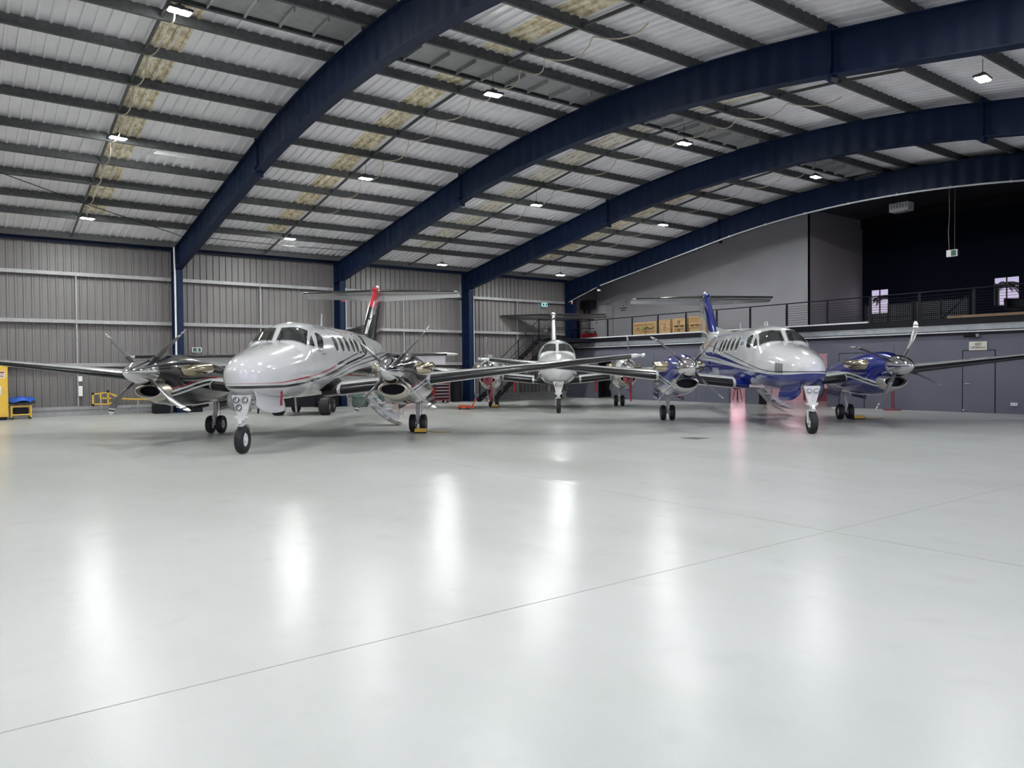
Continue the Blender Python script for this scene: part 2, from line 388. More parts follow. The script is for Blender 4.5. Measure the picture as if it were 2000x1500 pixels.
# purlins
CO = ['eave', 'second', 'third', 'fourth', 'fifth', 'sixth', 'seventh', 'eighth', 'ninth', 'tenth', 'lower ridge']
PS = [.75, 2.87, 4.40, 6.02, 7.63, 9.16, 10.8, 12.43, 14.04, 15.72, 16.62]
def purlin(s, label):
    y, z = WY - s, under(s) + .852; a = math.atan(-slope(s)); ny, nz = -math.sin(a), math.cos(a)   # up the slope normal
    ty, tz = math.cos(a), math.sin(a)
    m = MB()
    def P(t, n): return (y + ty * t + ny * n, z + tz * t + nz * n)
    prof = [(-.004, 0), (.004, 0), (.004, .235), (.07, .235), (.07, .243), (-.004, .243)]
    def ext(pr):
        r = [P(t, n) for t, n in pr]; m.loft([[(XL, q[0], q[1]) for q in r], [(XB, q[0], q[1]) for q in r]], 0, sm=False)
    ext([(-.004, 0), (.004, 0), (.004, .245), (-.004, .245)]); ext([(.004, .237), (.075, .237), (.075, .245), (.004, .245)])
    ext([(.0, 0), (-.075, 0), (-.075, .006), (.0, .006)]); ext([(-.075, .0), (-.069, .0), (-.069, .02), (-.075, .02)])
    return tag(m.build('purlin', M['galv']), label, 'purlin')
for s, c in zip(PS, CO): purlin(s, 'galvanised roof purlin on the left slope, %s%s' % (c, ' row up from the wall' if c not in ('eave', 'lower ridge') else ' row' if c == 'eave' else ' row beside the ridge'))
for s, c in zip(PS[::-1], ['ridge', 'tenth', 'ninth', 'eighth', 'seventh', 'sixth', 'fifth']):
    purlin(2 * APEX - s, 'galvanised roof purlin on the right slope beyond the ridge, %s row' % ('first' if c == 'ridge' else {'tenth': 'second', 'ninth': 'third', 'eighth': 'fourth', 'seventh': 'fifth', 'sixth': 'sixth', 'fifth': 'seventh'}[c]))
# purlin cleats and bridging, one line per bay
for k, (x, wh) in enumerate(((3.36, 'in the left bay beside the brightest skylight'), (10.3, 'in the second bay from the left'), (17.02, 'in the third bay from the left'), (23.72, 'in the bay next to the mezzanine'))):
    m = MB()
    for a, b in zip(PS[:-1], PS[1:]):
        m.bar((x, WY - a, under(a) + .95), (x, WY - b, under(b) + .95), .05, .06)
    for a, b in zip(PS[:6:-1], PS[-2:5:-1]):
        a, b = 2 * APEX - a, 2 * APEX - b; m.bar((x, WY - a, under(a) + .95), (x, WY - b, under(b) + .95), .05, .06)
    m.bar((x, WY - 16.62, under(16.62) + .95), (x, WY - 17.78, under(17.78) + .95), .05, .06)
    tag(m.build('bridging_bar', M['galv']), 'dark bridging bar running up the roof %s' % wh, 'roof bracing')
# eave beam and girts
m = MB(); m.bb((XL, WY - .36, 6.30), (X4 - .1, WY - .2, 6.47)); tag(m.build('eave_beam', M['navy']), 'long navy blue eave beam along the top of the sheet wall', 'beam')
for z, c in ((5.25, 'upper'), (3.52, 'middle'), (1.93, 'lower')):
    m = MB(); m.bb((XL, WY - .22, z - .012), (X4, WY - .01, z)); m.bb((XL, WY - .226, z - .13), (X4, WY - .218, z)); m.bb((XL, WY - .22, z - .13), (X4, WY - .15, z - .122))
    tag(m.build('wall_girt', M['girt']), '%s long grey steel girt running across the sheet wall' % c, 'girt')
m = MB(); m.bb((XL, WY - .16, .22), (X4, WY - .01, .34)); m.bb((XL, WY - .12, 0), (X4, WY - .01, .22)); struct(m.build('baseboard_left', M['girt']))
for k, x in enumerate((3.53, 10.25, 17.0, 23.7)):       # vertical stiffener posts between girts
    m = MB(); m.bb((x - .025, WY - .20, .3), (x + .025, WY - .12, 5.25))
    tag(m.build('wall_stiffener', M['girt']), 'thin grey upright between the wall girts, %s' % ('behind the left aeroplane wing', 'just left of the white cockpit roof', 'right of the red and black tail', 'behind the steel stair')[k], 'stiffener')
# ridge of pipes / conduits
m = MB(); m.tube([(6.76, WY - .945, .2), (6.76, WY - .945, 5.3), (6.74, WY - .945, 6.35)], .035, 10)
tag(m.build('downpipe', M['whitepipe']), 'white vertical pipe running up the leftmost navy column', 'pipe')
for i, lb in ((3, 'second'), (4, 'third')):
    m = MB(); m.tube([(FR[i] + .12, WY - .93, .4), (FR[i] + .12, WY - .93, 5.2)], .014, 8)
    tag(m.build('conduit', M['whitepipe']), 'thin grey conduit on the %s navy column from the left' % lb, 'conduit')
m = MB(); m.tube([(X4 - .18, WY - s, under(s) - .03) for s in [3.1 + .6 * j for j in range(48)]], .03, 8)
for s in [4 + 1.8 * j for j in range(14)]: m.box((X4 - .16, WY - s, under(s) - .02), (.06, .03, .09))
tag(m.build('conduit_pipe', M['whitepipe']), 'white pipe clipped along the underside of the rightmost navy arch', 'pipe')
m = MB(); m.tube([(X4 - .18, WY - .6, 5.2), (X4 - .18, WY - 2.85, 5.80)], .016, 8)
tag(m.build('conduit_pipe', M['whitepipe']), 'short thin white conduit sloping up to the dome camera', 'pipe')
def brace(a, b, lab, r=.012):
    m = MB(); m.tube([a, [(p + q) / 2 - (.05 if j == 2 else 0) for j, (p, q) in enumerate(zip(a, b))], b], r, 6)
    tag(m.build('brace_rod', M['black']), lab, 'brace rod')
brace((.2, WY - 7.0, under(7.0) + .75), (6.8, WY - 2.9, under(2.9) + .55), 'thin black brace rod across the leftmost roof bay')
brace((6.9, WY - 3.0, under(3.) + .60), (13.5, WY - 4.6, under(4.6) + .1), 'thin dark brace wire in the second roof bay')

# ------------------------------------------------------------------ high bay lamps
ROWS = [(3.72, 'lowest'), (10.35, 'middle'), (17.25, 'ridge'), (25.1, 'right slope'), (28.4, 'doorway')]  # doorway row is added out of view to brighten the near floor
BAYS = [(-3.2, 'out of view'), (3.5, 'first'), (10.27, 'second'), (17.0, 'third'), (23.7, 'fourth')]
def lamp0():
    t = thing('high_bay_lamp', 'high bay lamp', 'lamp')
    m = MB(); m.box((0, 0, .045), (.44, .23, .03)); m.box((0, 0, .085), (.16, .12, .06)); m.box((-.205, 0, .02), (.02, .23, .03)); m.box((.205, 0, .02), (.02, .23, .03)); m.box((0, .11, .02), (.42, .015, .03)); m.box((0, -.11, .02), (.42, .015, .03)); m.box((0, 0, .02), (.40, .015, .03)); m.box((0, 0, .02), (.025, .22, .03))
    m.build('housing', M['lamp'], t)
    for a in (-.1, .1):
        for b in (-.055, .055):
            q = MB(); q.box((a, b, .003), (.155, .075, .022)); q.build('led_module', M['led'], t)
    return t
LAMP0 = lamp0(); first = True
for bx, bn in BAYS:
    for s, rn in ROWS:
        if (bx > 23 and s > 20) or (s == 28.4 and bx > 5): continue
        o = LAMP0 if first else copy_tree(LAMP0); first = False
        zr = under(s) + .852; z = zr - (.72 if s < 4 else .92)
        z = {3.72: 6.12, 10.35: 7.5, 17.25: 8.03, 28.4: 6.55}.get(s, 7.42)
        if bx < 4 and s == 3.72: z = 6.62
        if 10 < bx < 11 and s == 3.72: z = 6.6
        yy = WY - s
        if 3 < bx < 4 and s == 10.35: yy = WY - 9.75; z = 7.72
        if 3 < bx < 4 and s == 17.25: yy = WY - 16.6; z = 8.45 - .07
        o.location = (bx, yy, z); o.rotation_euler = (0, 0, R(8 * math.sin(bx * 3 + s)))
        c = MB(); c.tube([(0, 0, .1), (0, 0, (zr - z) + .06)], .006, 6); c.box((0, 0, .13), (.05, .03, .04)); c.build('suspension_cord', M['black'], o)
        vis = (bx, s) in [(3.5, 3.72), (3.5, 10.35), (3.5, 17.25), (17.0, 25.1)] or (bx > 9 and s < 20)
        if vis:
            o['label'] = 'glowing LED high bay lamp, %s one in the %s roof bay from the left' % ({'lowest': 'lowest', 'middle': 'middle', 'ridge': 'highest'}.get(rn, 'right hand'), bn)
        else: o['label'] = 'LED high bay lamp of the same row lying outside the picture'
        o['group'] = 'LED high bay lamps under the roof'
# supply cables draped along the purlins
def drape(bx, side, ss, lab, r=.014):
    pts = []
    for a, b in zip(ss[:-1], ss[1:]):
        za, zb = under(a) + .86, under(b) + .86
        for j in range(6):
            t = j / 6; sag = 4 * t * (1 - t)
            pts.append((bx + side * (.15 + .22 * sag), WY - (a + (b - a) * t), za + (zb - za) * t - .16 * sag - .02))
    m = MB(); m.tube(pts, r, 6); tag(m.build('supply_cable', M['cable']), lab, 'cable')
drape(3.35, .35, PS[1:], 'cream cable strung from purlin to purlin in the leftmost bay')
drape(10.5, 1, PS[3:] + [17.8, 18.7, 20.3, 22.], 'cream cable drooping between purlins in the second bay from the left')
drape(17.3, 1, PS[3:] + [17.8, 18.7, 20.3, 22.], 'cream cable drooping between purlins in the third bay from the left')
drape(24.0, 1, PS[2:], 'cream cable drooping between purlins in the bay beside the mezzanine')
for (x0, s0, wh) in ((4.5, 9.05, 'leftmost'), (11.3, 9.05, 'second')):
    m = MB(); m.tube([(x0, WY - s0, under(s0) + .78), (x0 + 1.25, WY - s0, under(s0) + .78)], .02, 8); m.bb((x0 + .05, WY - s0 - .02, under(s0) + .79), (x0 + 1.2, WY - s0 + .02, under(s0) + .85))
    tag(m.build('tube_light', M['white']), 'unlit white tube light under a purlin in the %s roof bay' % wh, 'tube light')
# ================================================================== MEZZANINE END
def plane_wall_x(name, x, y0, y1, z0, z1, th, mt, holes=()):
    m = MB(); ys = sorted(set([y0, y1] + [h for q in holes for h in q[:2]]))
    for a, b in zip(ys[:-1], ys[1:]):
        lo = z0
        for h in sorted([q for q in holes if q[0] <= a + 1e-6 and q[1] >= b - 1e-6], key=lambda q: q[2]) + [None]:
            t = z1 if h is None else h[2]
            if t > lo + 1e-6: m.bb((x, a, lo), (x + th, b, t))
            if h: lo = h[3]
    return struct(m.build(name, mt))
OPEN = [(28.15, 29.25, 0, 2.05), (19.97, 20.8, 0, 2.05), (16.2, 19.28, 0, 2.07)]
plane_wall_x('wall_mezzanine', X4, YF, WY, 0, 2.93, .12, M['mezz_wall'], OPEN)
m = MB(); m.bb((X4 - .03, YF, 2.93), (XB, WY, 3.15)); struct(m.build('floor_mezzanine', M['black']))
m = MB(); m.bb((X4 - .10, YF, 2.73), (X4 - .005, 30.9, 2.925)); m.bb((X4 - .13, YF, 2.73), (X4 - .10, 30.9, 2.745)); m.bb((X4 - .13, YF, 2.91), (X4 - .10, 30.9, 2.925))
tag(m.build('channel_beam', M['silver']), 'silver galvanised channel beam along the mezzanine edge', 'beam')
m = MB(); m.tube([(X4 - .13, YF, 2.68), (X4 - .13, 30.6, 2.68)], .022, 8)
for j in range(24): m.box((X4 - .07, -2 + j * 1.35, 2.68), (.13, .02, .02))
tag(m.build('conduit_pipe', M['whitepipe']), 'long white pipe clipped under the silver mezzanine beam', 'pipe')
m = MB(); m.bb((X4 - .10, YF, 2.60), (X4, 30.9, 2.65)); struct(m.build('trim_3', M['black']))  # dark strip stands in for the shade in the gap below the beam
m = MB(); m.bb((X4 - .12, YF, 2.93), (X4 - .03, 30.9, 3.15)); struct(m.build('trim_4', M['black']))
m = MB(); m.bb((X4 - .14, 14.5, 3.15), (X4 - .02, 30.4, 3.205)); struct(m.build('trim_5', M['whitepipe']))
m = MB(); m.bb((X4 - .15, YF, 3.15), (X4 + .015, 11.75, 3.235)); tag(m.build('timber_edge', M['deck']), 'brown timber board along the right end of the mezzanine edge', 'board')
# office box on the mezzanine
XO, YO = 29.55, 18.46
def office():
    m = MB(); n = 16
    for j in range(n):
        y0, y1 = YO + (WY - YO) * j / n, YO + (WY - YO) * (j + 1) / n
        m.prism([(XO, y0, 3.15), (XO, y1, 3.15), (XO, y1, under(WY - y1) + ROOF), (XO, y0, under(WY - y0) + ROOF)], (.1, 0, 0))
    struct(m.build('wall_office_front', M['office']))
    m = MB(); m.bb((XO, YO, 3.15), (XB, YO + .1, under(WY - YO) + ROOF)); struct(m.build('wall_office_side', M['office_side']))
office()
# dark sheet under the roof over the mezzanine and rafter on the end wall
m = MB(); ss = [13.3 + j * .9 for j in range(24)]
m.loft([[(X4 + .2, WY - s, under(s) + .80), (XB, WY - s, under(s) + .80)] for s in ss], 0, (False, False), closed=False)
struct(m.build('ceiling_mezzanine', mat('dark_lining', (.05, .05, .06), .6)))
m = MB()
for s0, s1 in zip(ss[:-1], ss[1:]):
    m.prism([(XB - .15, WY - s0, under(s0) + .35), (XB - .15, WY - s1, under(s1) + .35), (XB - .15, WY - s1, under(s1) + .8), (XB - .15, WY - s0, under(s0) + .8)], (.15, 0, 0))
struct(m.build('trim_6', M['black']))
# windows of the lounge
gl = bpy.data.materials.new('clear_window_glass'); gl.use_nodes = True
g = gl.node_tree.nodes['Principled BSDF']; g.inputs['Transmission Weight'].default_value = 1; g.inputs['IOR'].default_value = 1.02; g.inputs['Roughness'].default_value = 0
for k, (y0, y1, z0, z1) in enumerate(WIN):
    m = MB(); x = XB + .02
    for a, b in (((y0, z0), (y1, z0 + .03)), ((y0, z1 - .03), (y1, z1)), ((y0, z0), (y0 + .03, z1)), ((y1 - .03, z0), (y1, z1)), (((y0 + y1) / 2 - .02, z0), ((y0 + y1) / 2 + .02, z1)), ((y0, z0 + .72), (y1, z0 + .76))):
        m.bb((x, a[0], a[1]), (x + .05, b[0], b[1]))
    o = struct(m.build('window_%d' % (k + 1), M['black']))
    q = MB(); q.bb((x + .02, y0 + .02, z0 + .02), (x + .026, y1 - .02, z1 - .02)); q.build('pane', gl, o)
def palm(x, y, z, lab, n=9, ln=1.5):
    t = thing('palm_tree', lab, 'palm', (x, y, 0))
    m = MB(); m.tube([(0, 0, 0), (.05, 0, z * .5), (0, 0, z)], [.16, .13, .11], 8); m.build('trunk', M['palm'], t)
    for i in range(n):
        a = i / n * 6.283 + .4; m = MB(); prev = None
        P = [Vector((math.cos(a) * r_, math.sin(a) * r_, z + .55 * r_ - .55 * r_ * r_ / ln * 1.5)) for r_ in [ln * j / 9 for j in range(10)]]
        m.tube(P, [.025] * 9 + [.005], 5)
        for j in range(1, 30):
            f_ = j / 30 * 9; p = P[int(f_)].lerp(P[int(f_) + 1], f_ - int(f_)); ll = .42 * math.sin(math.pi * min(1, .15 + j / 34))
            for sd in (-1, 1):
                d = Vector((-math.sin(a) * sd * .8 + math.cos(a) * .55, math.cos(a) * sd * .8 + math.sin(a) * .55, -.35)) * ll
                m.prism([p, p + d * .5 + Vector((0, 0, .012)), p + d, p + d * .5 - Vector((0, 0, .012))], (.004, .004, 0))
        m.build('frond', M['palm'], t)
palm(35.3, 17.75, 4.75, 'dark palm seen outside through the left lounge window', 8, 1.2)
palm(35.6, 13.55, 4.9, 'dark palm seen outside through the right lounge window', 9, 1.5)
# railing
rl = thing('mezzanine_railing', 'black steel railing with cable infill along the mezzanine edge', 'railing', (0, 0, 0))
m = MB(); m.tube([(X4 + .04, YF, 4.12), (X4 + .04, 31.2, 4.12)], .022, 8); m.build('top_rail', M['black'], rl)
for y in [28.43, 26.67, 24.95, 23.23, 21.48, 19.73, 17.98, 16.21, 14.5, 12.75, 11.0, 9.25]:
    m = MB(); m.prism([(X4 + .04, y - .05, 3.15), (X4 + .04, y + .05, 3.15), (X4 + .04, y + .05, 4.02), (X4 + .04, y + .015, 4.12), (X4 + .04, y - .05, 4.12)], (.014, 0, 0)); m.build('post', M['black'], rl)
for j in range(9):
    z = 3.25 + j * .092
    m = MB(); m.tube([(X4 + .05, YF, z), (X4 + .05, 18.0, z)], .007, 6); m.build('cable', M['black'], rl)
# wire mesh screens
for y0, y1, lab in ((14.6, 16.5, 'grey wire mesh panel behind the railing, beside the left lounge window'), (12.55, 14.5, 'grey wire mesh panel behind the railing, right of the other mesh panel')):
    t = thing('mesh_screen', lab, 'mesh panel', (30.5, y0, 3.15))
    m = MB(); L_ = y1 - y0
    for j in range(int(L_ / .075) + 1): m.box((0, j * .075, .48), (.006, .006, .92))
    for j in range(13): m.box((0, L_ / 2, .03 + j * .075), (.006, L_, .006))
    m.build('mesh', M['girt'], t)
    for y in (0, L_ * .5, L_): q = MB(); q.bb((-.03, y - .03, 0), (.03, y + .03, .98)); q.build('post', M['black'], t)
m = MB(); m.bar((28.6, 12.75, 3.18), (28.6, 11.85, 3.98), .05, .05); tag(m.build('stair_handrail', M['black']), 'dark sloping bar leaning behind the mezzanine railing', 'bar')
def lounge_chair():
    t = thing('lounge_chair', 'black rounded lounge chair silhouetted against the right lounge window', 'chair', (30.2, 10.75, 3.15))
    m = MB(); rings = []
    for j in range(13):
        a = -2.1 + j * .35; rings.append([(.38 * math.cos(a) * r_, .46 * math.sin(a) * r_, z) for r_, z in ((1, .35), (1.08, .75), (1.0, .80), (.88, .75), (.84, .35))])
    m.loft(rings, 0); m.build('backrest', M['black'], t, bevel=0)
    m = MB(); m.lathe((0, 0, .3), (0, 0, 1), [(0, 0), (0, .36), (.12, .38), (.15, .3), (.15, 0)], 18); m.build('seat', M['black'], t)
    for a in (.7, 2.3, 3.9, 5.5):
        m = MB(); m.cyl((.2 * math.cos(a), .2 * math.sin(a), .3), (.34 * math.cos(a), .34 * math.sin(a), 0), .018, .014); m.build('leg', M['black'], t)
lounge_chair()
# hanging heater and exit sign
t = thing('unit_heater', 'white box heater hung under the dark roof over the lounge', 'heater', (29.1, 14.35, 7.45))
m = MB(); m.box((0, 0, .16), (.45, .72, .32)); m.build('casing', M['white'], t, bevel=.012)
m = MB()
for j in range(6): m.box((-.228, -.28 + j * .11, .2), (.01, .07, .18))
m.build('grille', M['lightgrey'], t); m = MB(); m.box((-.05, 0, -.02), (.25, .4, .04)); m.build('outlet', M['lightgrey'], t)
for y in (-.3, .3): m = MB(); m.cyl((0, y, .32), (0, y, .9), .01); m.build('hanger', M['black'], t)
t = thing('exit_sign', 'small exit sign hanging on a long cord in front of the dark lounge wall', 'exit sign', (28.0, 12.05, 5.35))
m = MB(); m.box((0, 0, .13), (.08, .36, .24)); m.build('box', M['white'], t, bevel=.008)
m = MB(); m.box((-.043, -.06, .13), (.004, .16, .19)); m.build('pictogram', M['signgreen'], t)
m = MB(); m.tube([(0, .1, .25), (0, .13, .9), (0, .09, 1.5), (0, .12, 2.9)], .007, 6); m.tube([(0, -.08, .25), (0, -.08, 2.9)], .004, 6); m.build('cord', M['cable'], t)
def running_man(name, loc, lab, lit):
    t = thing(name, lab, 'exit sign', loc)
    m = MB(); m.box((0, 0, 0), (.36, .04, .19)); m.box((0, .11, 0), (.06, .22, .05)); m.build('box', M['exitlit'] if lit else M['white'], t)
    m = MB(); y = -.024
    for a, b in (((-.15, -.07), (.15, .07)),): m.bb((a[0], y, a[1]), (b[0], y + .005, b[1]))
    m.build('panel', M['signgreen'], t)
    m = MB(); y = -.028; w_ = .004
    m.bb((.0, y, -.055), (.05, y + w_, .055)); m.cyl((-.02, y, .035), (-.02, y + w_, .035), .014, n=10)
    for p, q in (((-.02, .02), (-.035, -.02)), ((-.035, -.02), (-.015, -.05)), ((-.035, -.02), (-.06, -.04)), ((-.02, .015), (-.05, .0))): m.bar((p[0], y + .002, p[1]), (q[0], y + .002, q[1]), .004, .014, up=(0, 1, 0))
    m.bar((-.12, y + .002, 0), (-.08, y + .002, 0), .004, .02, up=(0, 1, 0))
    m.build('pictogram', M['exitlit'] if lit else M['signwhite'], t)
running_man('exit_sign', (7.68, WY - .24, 2.45), 'unlit green exit sign on the wall left of the white cockpit', False)
running_man('exit_sign', (25.5, WY - .24, 5.02), 'lit exit sign high on the wall above the white aeroplane', True)
# security cameras
def cctv(loc, lab, bullet=True):
    t = thing('security_camera', lab, 'camera', loc)
    m = MB()
    if bullet:
        m.cyl((-.05, -.1, 0), (-.2, .2, 0), .05, .05); m.build('body', M['black'], t); m = MB(); m.bb((-.06, -.2, -.04), (.06, -.12, .06)); m.bar((-.1, 0, .03), (.06, -.16, .05), .03, .03); m.build('bracket', M['grey'], t)
        m = MB(); m.cyl((-.2, .2, 0), (-.206, .21, 0), .035); m.build('lens', M['chrome'], t)
    else:
        m.lathe((0, 0, 0), (0, 0, -1), [(0, .09), (.06, .1), (.1, .09)], 16, caps=(True, True)); m.build('body', M['white'], t); m = MB(); m.lathe((0, 0, -.1), (0, 0, -1), [(0, .07), (.04, .055), (.065, .02)], 14, caps=(True, True)); m.build('dome', M['black'], t)
        m = MB(); m.bar((.03, 0, 0), (.1, 0, .15), .04, .04); m.build('bracket', M['black'], t)
cctv((X4 - .16, 28.86, 5.68), 'white dome camera at the lower end of the rightmost arch', False)
cctv((X4 - .08, 10.98, 2.54), 'black bullet camera above the NO SMOKING sign')
# sign, doors, outlet, pipe on the ground-floor wall
t = thing('no_smoking_sign', 'white NO SMOKING sign on the grey wall above a door', 'sign', (X4 - .02, 10.84, 2.205))
m = MB(); m.box((0, 0, 0), (.02, .54, .29)); m.build('board', M['signwhite'], t)
mtx = frame_m((-.012, 0, .055), (0, -1, 0), (0, 0, 1))
text('lettering', 'NO', .10, M['ink'], mtx, t); text('lettering', 'SMOKING', .095, M['ink'], frame_m((-.012, 0, -.06), (0, -1, 0), (0, 0, 1)), t, spacing=1.15)
for k, (y0, y1) in enumerate(((10.33, 11.32), (14.71, 15.7))):
    m = MB(); m.bb((X4 - .012, y0 + .02, .03), (X4, y1 - .02, 2.04))
    o = struct(m.build('door_%d' % (k + 1), M['mezz_wall']))
    q = MB(); q.bb((X4 - .006, y0 - .01, 0), (X4, y0 + .012, 2.07)); q.bb((X4 - .006, y1 - .012, 0), (X4, y1 + .01, 2.07)); q.bb((X4 - .006, y0, 2.045), (X4, y1, 2.07)); q.build('door_frame', M['black'], o)
    if k == 0:
        q = MB(); q.cyl((X4 - .01, 11.2, .95), (X4 - .05, 11.2, .95), .03); q.tube([(X4 - .05, 11.21, .95), (X4 - .055, 11.06, .945)], .011); q.build('door_handle', M['steel'], o)
        q = MB(); q.cyl((X4 - .03, 11.28, .05), (X4 - .03, 11.28, .09), .025); q.build('door_stop', M['white'], o)
for k, y in enumerate((25.2, 13.6, 22.6)):
    m = MB(); m.bb((X4 - .004, y, 0), (X4, y + .012, 2.25)); struct(m.build('trim_%d' % (7 + k), M['black']))
t = thing('power_outlet', 'white double power outlet low on the grey wall by the door', 'outlet', (X4 - .02, 9.78, .31))
m = MB(); m.box((0, 0, 0), (.04, .2, .1)); m.build('plate', M['white'], t, bevel=.006); m = MB(); m.box((-.022, .05, 0), (.004, .03, .04)); m.box((-.022, -.05, 0), (.004, .03, .04)); m.build('socket', M['grey'], t)
m = MB(); m.cyl((X4 - .45, 13.45, .03), (X4 - .45, 13.45, 1.5), .035); m.lathe((X4 - .45, 13.45, 0), (0, 0, 1), [(0, .3), (.03, .3), (.04, .05)], 20, caps=(True, True))
tag(m.build('red_post', M['redpaint']), 'thin red post on a round foot below the blue propeller', 'post')
m = MB(); m.lathe((26.4, 15.3, 0), (0, 0, 1), [(0, .28), (.05, .27), (.06, 0.01)], 20, caps=(True, True)); tag(m.build('floor_plate', M['signwhite']), 'flat round white base on the floor under the drooping blue-engine blade', 'base')
# pink-lit workshop behind the openings
m = MB(); m.bb((33.1, 15.3, 0), (33.2, 27.0, 2.9)); m.bb((X4 + .12, 15.2, 0), (33.2, 15.3, 2.9)); m.bb((X4 + .12, 27.0, 0), (33.2, 27.1, 2.9)); struct(m.build('wall_workshop', M['pinkwall']))
m = MB(); m.bb((X4 + .12, 15.3, 2.86), (33.1, 27.0, 2.9)); struct(m.build('ceiling_workshop', M['pinkwall']))
for k, (x, y) in enumerate(((30.8, 23.6), (30.8, 20.2))):
    t = thing('workshop_tube_lamp', 'pink tube lamp inside the workshop, %s' % ('behind the narrow doorway', 'behind the wide doorway')[k], 'lamp', (x, y, 2.78))
    m = MB(); m.box((0, 0, .05), (1.3, .14, .06)); m.build('fitting', M['white'], t)
    for e in (-.035, .035):
        m = MB(); m.cyl((-.6, e, 0), (.6, e, 0), .016); m.build('tube', M['pinklamp'], t)
t = thing('light_panel', 'glowing pink light panel on the workshop back wall, seen in the floor reflection', 'lamp', (33.04, 24.9, 1.5))  # glow panel added out of direct view to colour the floor reflection pink
m = MB(); m.box((.03, 0, 0), (.06, 1.5, 1.2)); m.build('frame', M['white'], t)
m = MB(); m.box((-.005, 0, 0), (.012, 1.4, 1.1)); m.build('diffuser', mat('pink_diffuser', (1, .8, .86), .4, emit=(1, .55, .68), es=3), t)
m = MB(); m.bb((X4 + .02, 18.95, 0), (X4 + .08, 19.28, 2.07)); struct(m.build('door_3', M['black']))
t = thing('work_stool', 'black stool silhouetted in the pink-lit doorway', 'stool', (29.4, 22.1, 0))
m = MB(); m.lathe((0, 0, .55), (0, 0, 1), [(0, 0), (0, .2), (.05, .21), (.07, 0)], 16); m.build('seat', M['black'], t)
m = MB(); m.tube([(.18, -.12, .6), (.22, -.15, .9)], .03); m.build('backrest', M['black'], t)
for a in (.7, 2.3, 3.9, 5.4):
    m = MB(); m.cyl((.1 * math.cos(a), .1 * math.sin(a), .55), (.22 * math.cos(a), .22 * math.sin(a), 0), .015); m.build('leg', M['black'], t)
m = MB(); m.bb((31.3, 17.6, 0), (31.9, 19.9, .52)); m.bb((31.25, 17.55, .52), (31.95, 19.95, .57)); tag(m.build('workshop_bench', mat('dull_pink_bench', (.24, .09, .11), .6)), 'low dull red bench inside the pink workshop', 'bench')
# crates
def crate(y0, y1, z0, z1, lab, marks=0, mt=None, x0=27.8, dx=.75):
    t = thing('wooden_crate', lab, 'crate', (x0 + dx / 2, (y0 + y1) / 2, z0), 0, 'wooden crates on the mezzanine'); w_, h_ = y1 - y0, z1 - z0; mt = mt or M['wood']
    m = MB(); m.box((0, 0, h_ / 2 + .04), (dx, w_, h_ - .08)); m.build('box', mt, t)
    m = MB()
    for e in (-1, 1): m.box((-dx / 2 - .008, e * (w_ / 2 - .035), h_ / 2 + .02), (.018, .07, h_ - .04))
    for z in (h_ - .05, .1): m.box((-dx / 2 - .01, 0, z), (.022, w_, .07))
    m.build('batten', M['woodlight'], t)
    m = MB()
    for e in (-1, 0, 1): m.box((0, e * (w_ / 2 - .05), .02), (dx, .09, .04))
    m.build('skid', mt, t)
    xm = -dx / 2 - .006
    if marks == 1:
        m = MB()
        m.lathe((xm, w_ * .28, h_ * .52), (1, 0, 0), [(0, .085), (.004, .085), (.004, .055), (0, .055)], 16)
        for j in range(9): m.box((xm, .2 - j * .1, h_ * .55 + .03 * math.sin(j * 5)), (.004, .06, .09))
        for j in range(6): m.box((xm, .1 - j * .13, h_ * .30), (.004, .09, .025))
        m.build('stencil', M['ink'], t); m = MB(); m.box((xm - .002, .12, h_ * .6), (.004, .22, .16)); m.build('sticker', mat('faded_green_print', (.16, .28, .06), .7), t)
    elif marks == 2:
        m = MB()
        for e in (-.04, .04):
            m.prism([(xm, e - .028, h_ * .5), (xm, e + .028, h_ * .5), (xm, e, h_ * .5 + .07)], (.004, 0, 0)); m.box((xm, e, h_ * .45), (.004, .016, .08))
        m.box((xm, 0, h_ * .70), (.004, .16, .02)); m.box((xm, 0, h_ * .34), (.004, .16, .015)); m.build('stencil', M['ink'], t)
crate(25.66, 27.28, 3.15, 3.88, 'long wooden crate with dark and green printing, leftmost on the mezzanine', 1)
crate(24.78, 25.5, 3.15, 3.92, 'tall plywood crate just right of the long printed crate', 2, M['woodlight'])
crate(23.84, 24.62, 3.15, 3.52, 'lower crate with dark arrows in the stack right of the tall crate', 2)
crate(23.84, 24.62, 3.52, 3.93, 'upper crate with dark arrows in the stack right of the tall crate', 2, M['woodlight'])
crate(22.95, 23.62, 3.15, 3.52, 'lower crate of the stack beside the blue and white tail fin', 0, M['woodlight'])
crate(22.95, 23.62, 3.52, 3.98, 'upper crate of the stack beside the blue and white tail fin', 0)
# things at the far left end of the mezzanine
t = thing('tall_cabinet', 'tall pale grey cabinet against the office wall on the mezzanine', 'cabinet', (29.2, 31.1, 3.15))
m = MB(); m.box((0, 0, .96), (.6, 1.2, 1.92)); m.build('body', M['lightgrey'], t, bevel=.01)
for e in (-.3, .3): m = MB(); m.box((-.306, e, .96), (.012, .57, 1.86)); m.build('door', M['lightgrey'], t)
m = MB(); m.box((-.32, .05, .98), (.02, .02, .14)); m.build('handle', M['black'], t)
t = thing('wall_unit', 'black box unit fixed high in the corner beside the tall cabinet', 'box', (28.3, 31.2, 4.85)); m = MB(); m.box((0, 0, .25), (.4, .85, .5)); m.build('casing', M['black'], t, bevel=.02); m = MB(); m.box((0, 0.3, -.15), (.08, .08, .3)); m.build('bracket', M['black'], t)
t = thing('office_sign', 'small dark lettered notice on the office wall right of the cabinet', 'sign', (XO - .006, 29.7, 4.84)); m = MB()
